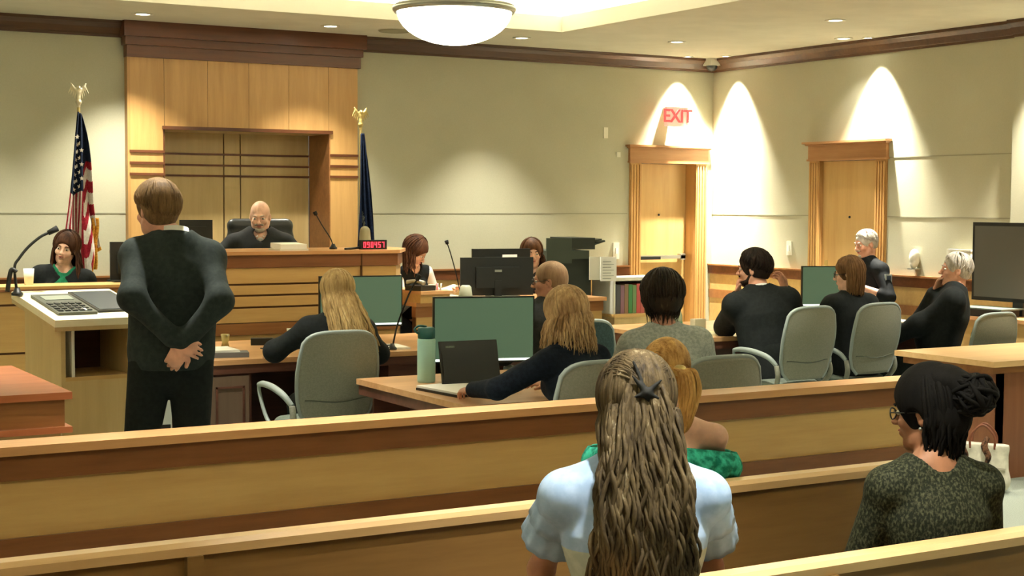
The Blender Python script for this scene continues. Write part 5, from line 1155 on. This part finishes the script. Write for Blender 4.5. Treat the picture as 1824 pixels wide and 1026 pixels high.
# clerk leaning beside the bench
f = Fig(seat=.62, S=.94, fem=True, lean=24, side=8, head=(30, 38, 0), rh=(.16, .42, .98), lh=(-.25, .36, .98))
p = new_person('clerk with brown hair bending forward in a white sleeve beside the bench end', f, SK_D, 0, 165, .007, head_xy=(5.58, 11.15))
top_cloth('dark_top', f, M_SUITB, p, t=.014, neck_r=.07, fold=.004, seed=2, sleeve=.02)
s = Sculpt(.007); f.arm(s, 1, .022); f.arm(s, -1, .022); sculpt_obj('white_sleeves', s, M_SHIRT, p, .004); trousers(f, M_TROUS, p); shoes(f, M_SHOE, p)
hair_obj(p, [hair_cap(f, .013, top=.004, vox=.007).build(), locks(f, 70, f.C[2] - .14, (60, 300), .009, 14, .004, jit=.015, seed=15)], H_CHEST)
# clerk with curly hair
f = Fig(seat=.47, S=1.0, fem=True, lean=4, head=(6, 6, 3), rh=(.15, .34, .98), lh=(-.15, .34, .98))
p = new_person('clerk with wavy brown hair facing out from behind the black screens', f, SK_D, 0, 208, .0065, head_xy=(6.94, 11.55), brow=H_DARK)
seat_clothes(f, p, cloth('dark_blouse', (58, 50, 48), (44, 38, 38), .9, 30, .1), name='blouse', t=.012)
hair_obj(p, [hair_cap(f, .014, top=.006, vox=.007).build(), locks(f, 90, f.C[2] - .25, (68, 292), .009, 20, .016, wfreq=60, jit=.03, flare=.03, seed=6)], hair_mat('warm_brown', (104, 70, 44), (58, 38, 26), (140, 100, 66)))

# long-haired blonde at the far left table
f = Fig(seat=.46, S=.925, fem=True, lean=10, side=3, head=(16, 12, 0), rh=(.22, .46, .80), lh=(-.30, .44, .80), lel=(-1, -.1, -.6), rel=(.8, 0, -.6))
p = new_person('blonde woman with very long straight hair and black top in the nearest far-row chair', f, SK_A, 0, 12, .0065, head_xy=(3.53, 8.06))
seat_clothes(f, p, M_SUITB, t=.016, fold=.004, seed=9)
hair_obj(p, [hair_cap(f, .014, top=.008, vox=.006, nape=-.08).build(), locks(f, 150, .86, (48, 312), .0085, 20, .003, jit=.02, flare=.02, back=.09, seed=7, xs=.05), locks(f, 90, .86, (60, 260), .009, 20, .003, jit=.03, flare=.035, back=.11, seed=8, grow=.006, xs=.08)], hair_mat('long_blonde', (190, 162, 110), (146, 118, 74), (222, 200, 150)))

# balding man with glasses
f = Fig(seat=.46, S=.985, bulk=1.08, lean=6, head=(52, 6, 0), rh=(.15, .45, .80), lh=(-.15, .45, .80))
p = new_person('balding man with glasses in profile, dark jacket, beyond the woman with the blonde bob', f, SK_C, 0, 2, .006, head_xy=(4.85, 7.86), heavy=.006, brow=H_GREY)
seat_clothes(f, p, cloth('jacket_dark_grey', (44, 46, 42), (34, 36, 34), .85, 30, .1), t=.02, fold=.004, seed=10); collar(f, M_SHIRT, p, r=.07, h=.03); eyeglasses(p, f.C, f.M, f.S)
hair_obj(p, [hair_cap(f, .005, top=-.002, nape=-.05, crown_bald=.0, vox=.005).build()], hair_mat('thin_sandy', (150, 122, 92), (126, 98, 74), (178, 150, 120)))

# woman with the blonde bob reaching to the laptop
f = Fig(seat=.46, S=.935, fem=True, bulk=1.12, lean=14, side=-2, twist=8, head=(22, 16, 0), sw=.175, rh=(.10, .42, .80), lh=(-.33, .48, .805), lel=(-.8, -.6, -.4), rel=(.8, -.2, -.6))
p = new_person('woman with a shaggy blonde bob in a navy sweater, left hand resting by the laptop', f, SK_B, 0, -4, .0055, hands={'L': dict(n=(-.2, -.2, 1), curl=.5, spread=.1)}, head_xy=(3.80, 6.02))
seat_clothes(f, p, M_NAVYC, name='sweater', t=.018, vox=.0065, sleeve=.95, fold=.005, seed=11)
hair_obj(p, [hair_cap(f, .016, top=.008, vox=.0055, nape=-.07).build(), locks(f, 190, f.C[2] - .155, (42, 318), .0075, 18, .006, jit=.02, flare=.035, seed=12, zj=.018, tip=.15), locks(f, 70, f.C[2] - .14, (90, 270), .007, 18, .006, jit=.03, flare=.03, seed=13, zj=.02, tip=.15, grow=.006)], H_DBLOND)

# woman in grey cardigan with dark short hair
f = Fig(seat=.50, S=.955, fem=True, bulk=1.08, lean=10, side=-3, head=(4, 14, 3), rh=(.2, .42, .82), lh=(-.2, .42, .82))
p = new_person('woman with short dark layered hair in a pale grey cardigan, back turned', f, SK_B, 0, 22, .006, head_xy=(4.33, 5.98))
seat_clothes(f, p, cloth('grey_cardigan', (176, 182, 176), (150, 158, 152), .95, 70, .5), name='cardigan', t=.018, vox=.0065, fold=.004, seed=14)
hair_obj(p, [hair_cap(f, .02, top=.012, vox=.0055, nape=-.085, back=.008).build(), locks(f, 200, f.C[2] - .075, (55, 305), .007, 14, .005, jit=.010, flare=-.035, seed=16, zj=.02, tip=.1, grow=.018, low=-14), short_hair(f, 160, 5, grow=.024, lift=.012)], hair_mat('dark_salted', (52, 42, 32), (26, 22, 18), (104, 88, 70)))

# bearded man in black suit, hand at his chin
f = Fig(seat=.46, S=1.035, bulk=1.04, lean=15, side=-6, head=(60, 4, 0), rh=(.20, .34, 1.08), rel=(.6, .2, -1), lh=None, lel=(-.35, .1, -1), headoff=(-.02, 0, 0))
T = lambda x, y, z: f.C + f.M @ np.array([x, y, z]); lh = T(.015, .125, -.175)
f = Fig(seat=.46, S=1.035, bulk=1.04, lean=15, side=-6, head=(60, 4, 0), rh=(.20, .34, 1.08), rel=(.6, .2, -1), lh=lh, lel=(-.35, .1, -1), headoff=(-.02, 0, 0))
p = new_person('bearded dark-haired man in a black suit resting his chin on his hand', f, SK_B, 0, 22, .006, hands={'L': dict(d=T(0, .1, -.06) - lh + np.array([0, 0, .05]), n=T(0, 1, 0) - T(0, 0, 0), curl=.7), 'R': dict(d=(-.2, .3, .8), n=(.9, .2, 0), curl=.5)}, head_xy=(6.90, 8.43), brow=H_DARK)
seat_clothes(f, p, M_SUITB, name='suit_jacket', t=.02, fold=.005, seed=17, sleeve=.93); collar(f, M_SHIRT, p, r=.072, h=.035); cuff(f, -1, M_SHIRT, p); cuff(f, 1, M_SHIRT, p)
hair_obj(p, [hair_cap(f, .013, top=.014, nape=-.055, vox=.005).build(), short_hair(f, 380, 18, grow=.013, lift=.016)], H_DARK)
s = Sculpt(.005)
T = lambda x, y, z: f.C + f.M @ (np.array([x, y, z]) * f.S); s.ell(T(0, .038, -.08), (.052, .056, .036), f.M.T)
for sx in (-1, 1): s.cap(T(sx * .062, .0, -.02), T(sx * .045, .03, -.075), .012, .02)
s.cap(T(-.028, .093, -.037), T(.028, .093, -.037), .007); s.ell(T(0, .104, -.05), (.024, .02, .011), f.M.T, .004, 's'); sculpt_obj('beard', s, H_DARK, p)

# woman with brown bob and glasses
f = Fig(seat=.46, S=.945, fem=True, lean=8, head=(46, 8, 0), rh=(.18, .36, .80), lh=(-.20, .33, .86), lel=(-.6, -.2, -.7))
p = new_person('woman with a straight brown bob and glasses in profile, black jacket', f, SK_D, 0, 6, .006, head_xy=(7.625, 8.24), brow=H_CHEST)
seat_clothes(f, p, M_SUITB, t=.02, fold=.004, seed=19); eyeglasses(p, f.C, f.M, f.S)
hair_obj(p, [hair_cap(f, .014, top=.006, vox=.006, nape=-.07).build(), locks(f, 110, f.C[2] - .14, (84, 276), .008, 14, .002, jit=.008, flare=-.01, seed=20, zj=.006, tip=.5), short_hair(f, 120, 22, grow=.013)], hair_mat('soft_brown', (126, 94, 62), (92, 66, 42), (156, 122, 84)))

# officer by the right wall
f = Fig(seat=.57, S=1.0, bulk=1.06, lean=6, head=(-4, 14, 0), rh=(.12, .5, 1.02), lh=(-.16, .22, .96), lel=(-.8, -.5, -.4), rel=(.4, 0, -.8))
p = new_person('white-haired officer in dark uniform with shoulder patch by the right door', f, SK_B, 0, -84, .0065, head_xy=(9.66, 10.22), brow=H_GREY)
seat_clothes(f, p, cloth('uniform_navy', (15, 20, 22), (11, 15, 17), .8, 40, .1), name='uniform_shirt', t=.016, sleeve=.28, fold=.004, seed=23); collar(f, mat('uniform_collar', (28, 34, 40), .8), p, r=.07, h=.02)
hair_obj(p, [hair_cap(f, .005, top=-.003, nape=-.05, vox=.0055, crown_bald=.01).build(), short_hair(f, 200, 50, r=.0035, grow=.006, nape=-44, lift=.002)], H_GREY)
s = Sculpt(.005); T = lambda x, y, z: f.C + f.M @ np.array([x, y, z]); s.cap(T(-.028, .094, -.038), T(.028, .094, -.038), .008); s.ell(T(0, .082, -.092), (.02, .02, .02), f.M.T); sculpt_obj('moustache', s, H_GREY, p)
pc = f.shL + (f.elL - f.shL) * .32 - f.ax * .066; bm = bmesh.new(); MP = Matrix.Translation(pc) @ Matrix(((0, 0, -1, 0), (1, 0, 0, 0), (0, 1, 0, 0), (0, 0, 0, 1)))
box(bm, -.035, .035, -.045, .045, -.008, .010, MP); o = obj('shoulder_patch', bm, mat('patch_edge', (150, 160, 160), .7), p, bevel=.008)
bm = bmesh.new(); box(bm, -.022, .022, -.028, .03, .008, .013, MP); obj('patch_emblem', bm, mat('patch_inner', (44, 60, 84), .7), o)
s = Sculpt(.004); bc = f.chest + f.fwd * .135 + f.up * .03 - f.ax * .08; s.ell(bc, (.022, .008, .028)); sculpt_obj('badge', s, M_METAL, p)

# grey-haired man leaning back, hand at his face
kw = dict(seat=.46, S=1.0, bulk=1.1, lean=-14, side=4, head=(12, -2, 0), nod=16, lh=(-.10, .34, .70), lel=(-.7, -.5, -.2), rel=(.3, .4, -1), knee=.24)
f = Fig(**kw); T = lambda x, y, z: f.C + f.M @ np.array([x, y, z]); rh = T(.045, .13, -.17); f = Fig(rh=rh, **kw)
p = new_person('grey-haired man in a dark suit leaning back with fingers against his face', f, SK_B, 0, -42, .006, hands={'R': dict(d=T(.02, .09, -.03) - rh, n=T(.6, .8, 0) - T(0, 0, 0), curl=.35), 'L': dict(d=(.2, .8, -.3), n=(0, .2, 1), curl=.4)}, head_xy=(8.43, 7.98), heavy=.01, brow=H_GREY)
seat_clothes(f, p, M_SUITB, name='suit_jacket', t=.022, fold=.006, seed=24, sleeve=.93, freq=12); collar(f, M_SHIRT, p, r=.074, h=.035); cuff(f, 1, M_SHIRT, p); cuff(f, -1, M_SHIRT, p)
hair_obj(p, [hair_cap(f, .006, top=-.004, nape=-.055, face=1.1, vox=.0055).build(), short_hair(f, 260, 51, r=.004, grow=.008, lift=.004)], H_GREY)
tube_obj('wrist_watch', [f.wrR + nv(f.wrR - f.elR) * -.02 + (np.array([math.cos(a), math.sin(a) * .3, math.sin(a)]) * .034) for a in np.linspace(0, 6.28, 14)], .007, M_METAL, p, 8, smoothn=1)

# ---- front pews: woman with waist-long wavy hair, half tied up
f = Fig(seat=.44, S=.965, fem=True, bulk=1.12, lean=5, side=0, head=(4, 8, 3), sw=.18, rh=(.22, .36, .56), lh=(-.22, .36, .56), rel=(1, -.3, -.4), lel=(-1, -.3, -.4), knee=.22)
p = new_person('woman with very long wavy grey-brown hair and pale blue blouse, back to us in front', f, SK_C, 0, 27, .006, head_xy=(2.165, 3.10))
M_BLUE = cloth('blouse_blue', (172, 198, 232), (154, 182, 220), .8, 26, .15)
def puffs(s):
    for sd, sh, el in ((1, f.shR, f.elR), (-1, f.shL, f.elL)): s.cap(sh, sh + (el - sh) * .5, .056, .062, .02)
s = Sculpt(.006); f.torso(s, .018, -.06); puffs(s); nb = f.neck + f.up * .015; s.cap(nb - f.up * .02, nb + f.up * .12, .07, .09, .01, op='s')
for sh, el in ((f.shR, f.elR), (f.shL, f.elL)): s.cap(sh + (el - sh) * .66, el, .1, .11, .004, op='s')
sculpt_obj('blouse', s, [M_BLUE, cloth('blouse_cream', (196, 202, 190), (178, 186, 174), .8, 26, .15)], p, .004, 31, 15, mi_fn=lambda c: np.where((c[:, 2] > f.neck[2] - .19) | (np.abs(c[:, 0]) > .19), 0, 1))
for sd, sh, el in ((1, f.shR, f.elR), (-1, f.shL, f.elL)):     # two-tier flounce on each shoulder
    d = nv(el - sh); u = nv(np.cross(d, f.fwd)); w2 = np.cross(u, d)
    for tier, (a0, a1, r0, r1) in enumerate(((-.04, .085, .048, .072), (.06, .15, .062, .078))):
        V = []; F = []; n = 72; m_ = 7
        for j in range(m_):
            t = j / (m_ - 1)
            for i in range(n):
                th = 2 * math.pi * i / n; rr = (r0 + (r1 - r0) * t ** .8) * (1 + .03 * t * math.sin(th * 13 + tier) + .02 * t * math.sin(th * 5)); q = sh + d * (a0 + (a1 - a0) * t) + (u * math.cos(th) + w2 * math.sin(th)) * rr; V.append(q)
        for j in range(m_ - 1):
            for i in range(n): F.append((j * n + i, j * n + (i + 1) % n, (j + 1) * n + (i + 1) % n, (j + 1) * n + i))
        npobj('sleeve_flounce', V, F, M_BLUE, p).modifiers.new('t', 'SOLIDIFY').thickness = .003
trousers(f, cloth('jeans', (70, 84, 104), (56, 68, 88), .9, 60, .2), p); shoes(f, M_SHOE, p)
tie = f.C + f.M @ np.array([.0, -.122, .035]); g = np.random.RandomState(3)
cap_ = hair_cap(f, .012, top=.006, vox=.005, nape=-.09, back=.012)
def combed(n, seed):      # strands drawn back from the hairline to the tie
    g = np.random.RandomState(seed); out = []; rr = []
    for i in range(n):
        ph = g.uniform(-1.75, 1.75); el = g.uniform(.1, 1.2) if abs(ph) > .9 else g.uniform(.35, 1.1); a0 = np.array([math.sin(ph) * math.cos(el), math.cos(ph) * math.cos(el), math.sin(el)]); a1 = nv([0 + g.randn() * .04, -1, .12 + g.randn() * .05]); pts = []
        for t in np.linspace(0, 1, 14):
            v = nv(a0 * (1 - t) + a1 * t + np.array([0, 0, .35 * math.sin(t * math.pi) * (.3 + el)])); k_ = 1 + .03 * math.sin(t * 12 + i) * (1 - t)
            pts.append(f.C + f.M @ (v * np.array([.095, .115, .108]) * k_ + np.array([0, -.016, .036])))
        out.append(pts); rr.append([.0055 * (1 - .35 * abs(2 * t - 1)) for t in np.linspace(0, 1, 14)])
    return tubes(np.array(out), np.array(rr), 5, .7)
def cascade(n, seed, wid, z1, y0, r0, amp, x0=.045, zs=.0, fr=34):
    """loose wavy locks falling down the back from the tie"""
    g = np.random.RandomState(seed); out = []; rr = []
    for i in range(n):
        q = g.uniform(-1, 1); p0 = tie + f.M @ np.array([q * x0, .02 - abs(q) * .015, zs + g.uniform(-.02, .03)]); w0 = g.rand() * 6.28; ze = z1 + g.uniform(-.08, .05); pts = []; dep = g.uniform(0, .035); f2 = fr * g.uniform(.75, 1.3); xe = q * wid + g.randn() * .01
        for t in np.linspace(0, 1, 40):
            z = p0[2] + (ze - p0[2]) * t; sp = 1 - (1 - t) ** 2.6
            x = p0[0] + (f.neck[0] + xe - p0[0]) * sp + amp * min(1, t * 4) * math.sin(w0 + z * f2); y = p0[1] + (y0 - dep - p0[1]) * min(1, t * 2.2) ** .8 - .03 * math.sin(min(1, t * 1.5) * math.pi) + amp * .7 * math.cos(w0 * 1.3 + z * f2); pts.append((x, y, z))
        out.append(pts); rr.append([r0 * g.uniform(.7, 1.2) * (1 - .6 * t ** 3) for t in np.linspace(0, 1, 40)])
    return tubes(np.array(out), np.array(rr), 5, .65)
s2 = Sculpt(.009); s2.cap(f.C + f.M @ np.array([0, -.07, -.02]), (f.neck[0], f.neck[1] - .10, f.neck[2] - .05), .09, .10, .03, (0, 1, 0), .55); s2.cap((f.neck[0], f.neck[1] - .10, f.neck[2] - .05), (f.neck[0], f.neck[1] - .135, .66), .10, .10, .03, (0, 1, 0), .5)
hair_obj(p, [cap_.build(), combed(260, 5), s2.build(), cascade(330, 6, .115, .55, f.neck[1] - .165, .0062, .010), cascade(170, 7, .125, .52, f.neck[1] - .15, .0068, .013, x0=.085, zs=-.06), locks(f, 130, .62, (70, 290), .0065, 34, .011, wfreq=36, jit=.02, flare=.0, back=.12, seed=9, low=-25, narrow=.12)], H_STREAK)
s = Sculpt(.004)
for a, L_ in ((.75, .05), (2.3, .055), (3.5, .036), (-.35, .04), (-1.3, .022)): s.cap(tie + f.M @ np.array([0, -.012, 0]), tie + f.M @ np.array([math.cos(a) * L_, -.012, math.sin(a) * L_]), .0095, .003, .006)
s.cap(tie + f.M @ np.array([-.0, -.012, 0]), tie + f.M @ np.array([-.03, .01, .075]), .008, .004, .004); sculpt_obj('hair_tie', s, M_BLACKM, p)

# ---- woman with blonde ponytail and green off-shoulder top
f = Fig(seat=.44, S=.875, fem=True, lean=4, side=2, head=(-6, 18, 6), sw=.198, rh=(.18, .36, .56), lh=(-.18, .36, .56), nod=4)
p = new_person('woman with a blonde ponytail and bare shoulders in an emerald off-shoulder top', f, SK_A, 0, 30, .0055, head_xy=(2.985, 4.10))
M_EM = cloth('emerald', (26, 142, 122), (18, 110, 94), .8, 24, .2)
s = Sculpt(.0055); f.torso(s, .014, -.06); zc_ = f.neck - f.up * .115; s.cut(zc_, f.up)
sculpt_obj('off_shoulder_top', s, M_EM, p, .004, 33, 18)
V = []; F = []; n = 110; m_ = 7
for j in range(m_):
    t = j / (m_ - 1)
    for i in range(n):
        th = 2 * math.pi * i / n; rx = (.250 + .018 * math.sin(t * math.pi)) * f.S / .9 + .010 * math.sin(th * 19 + t * 2) * (.4 + t * .6); ry = (.130 + .02 * math.sin(t * math.pi)) * f.S / .9 + .012 * math.sin(th * 23) * (.3 + t * .7)
        V.append(f.neck - f.up * (.095 + .085 * t + .006 * math.sin(th * 17) * t + .02 * abs(math.cos(th)) ** 2) + f.ax * rx * math.cos(th) + f.fwd * ry * math.sin(th))
for j in range(m_ - 1):
    for i in range(n): F.append((j * n + i, j * n + (i + 1) % n, (j + 1) * n + (i + 1) % n, (j + 1) * n + i))
npobj('neck_ruffle', V, F, cloth('emerald_print', (60, 186, 158), (14, 112, 92), .8, 36, .2), p).modifiers.new('t', 'SOLIDIFY').thickness = .004
trousers(f, M_TROUS, p); shoes(f, M_SHOE, p)
tie = f.C + f.M @ np.array([.045, -.10, .0]); H_GB = hair_mat('golden', (206, 164, 96), (140, 98, 50), (242, 212, 150))
def combed2(n, seed, tgt):
    g = np.random.RandomState(seed); out = []; rr = []
    for i in range(n):
        ph = g.uniform(-3, 3); el = g.uniform(-.2, 1.3); a0 = np.array([math.sin(ph) * math.cos(el), math.cos(ph) * math.cos(el), math.sin(el)])
        if a0[1] > .6 and a0[2] < .5: continue
        pts = []
        for t in np.linspace(0, 1, 12): v = nv(a0 * (1 - t) + tgt * t + np.array([0, 0, .2 * math.sin(t * math.pi)])); pts.append(f.C + f.M @ ((v * np.array([.091, .111, .103]) + np.array([0, -.016, .036])) * f.S))
        out.append(pts); rr.append([.005] * 12)
    return tubes(np.array(out), np.array(rr), 5, .6)
def tail(n, seed, p0, path, r0, rad, amp):
    g = np.random.RandomState(seed); Pm = np.array([tuple(q) for q in smoothpath([p0] + path, 6)]); N = len(Pm); out = []; rr = []
    for i in range(n):
        a = g.rand() * 6.28; r_ = math.sqrt(g.rand()); w0 = g.rand() * 6.28; L = g.uniform(.8, 1.0); T_ = np.linspace(0, L, 22); B_ = np.stack([np.interp(T_ * (N - 1), np.arange(N), Pm[:, k]) for k in range(3)], 1)
        e = np.interp(T_, [0, .15, .5, .85, 1], np.array(rad)) * r_; B_[:, 0] += math.cos(a) * e + amp * np.sin(w0 + T_ * 14) * T_; B_[:, 1] += math.sin(a) * e; B_[:, 2] += .15 * math.cos(a * 2) * e; out.append(B_); rr.append(r0 * (1 - .5 * T_ ** 3))
    return tubes(np.array(out), np.array(rr), 5, .7)
dn = np.array([.0, -.0, -1.])
hair_obj(p, [hair_cap(f, .012, top=.004, vox=.005, nape=-.055).build(), combed2(260, 4, nv([.42, -.85, -.25])), tail(150, 5, tie, [tie + np.array([.02, -.045, .0]), tie + np.array([.03, -.06, -.06]), tie + np.array([.02, -.055, -.14]), tie + np.array([.01, -.05, -.20])], .005, [.012, .03, .036, .02, .006], .004)], H_GB)
s = Sculpt(.004); s.cap(tie + np.array([-.0, -.01, .0]), tie + np.array([.006, -.018, .0]), .02, .02); sculpt_obj('hair_tie', s, M_BRASS, p)

# ---- woman with black hair in a high bun, glasses
f = Fig(seat=.38, S=.93, fem=True, bulk=1.02, lean=9, side=0, head=(44, 8, 0), sw=.155, nod=8, rh=(.12, .34, .56), lh=(-.12, .34, .56))
p = new_person('woman with black hair in a big bun, glasses and dark olive knit top', f, skin('brown', (168, 118, 88)), 0, 20, .0055, head_xy=(3.25, 3.17), brow=H_BLACK)
M_OL = cloth('olive_knit', (78, 80, 58), (26, 30, 18), .8, 150, .9, (1, 1, .6), (.45, .68))
seat_clothes(f, p, M_OL, name='knit_top', t=.016, vox=.0055, neck_r=.075, fold=.003, seed=34, sleeve=.6); eyeglasses(p, f.C, f.M, f.S)
bun = f.C + f.M @ np.array([.0, -.135, .045])
s = Sculpt(.006); s.ell(bun, (.062, .062, .055)); s.ell(f.C + f.M @ np.array([0, -.06, .09]), (.07, .07, .05), None, .03)
def swirl(n, seed):
    g = np.random.RandomState(seed); out = []; rr = []
    for i in range(n):
        ax = nv(g.randn(3)); b1 = nv(np.cross(ax, g.randn(3))); b2 = np.cross(ax, b1); ph = g.rand() * 6.28; L = g.uniform(1.2, 2.6); R_ = g.uniform(.052, .068); pts = [bun + (b1 * math.cos(ph + t * L) + b2 * math.sin(ph + t * L)) * R_ * np.array([1, 1, .9]) for t in np.linspace(0, 1, 14)]; out.append(pts); rr.append([.0115 * (1 - .75 * abs(2 * t - 1) ** 2) for t in np.linspace(0, 1, 14)])
    return tubes(np.array(out), np.array(rr), 6, .7)
hair_obj(p, [hair_cap(f, .018, top=.012, vox=.005, nape=-.10, back=.012).build(), s.build(), locks(f, 80, f.C[2] - .13, (120, 265), .007, 14, .006, jit=.014, flare=-.03, seed=41, zj=.02, tip=.2, grow=.012), combed2(220, 14, nv([0, -.75, .62])), swirl(120, 3)], H_BLACK)
bm = bmesh.new(); sph(bm, Vector(f.C + f.M @ (np.array([-.083, -.002, -.04]) * f.S)), .005, seg=8); obj('earring', bm, M_METAL, p, smooth=True)
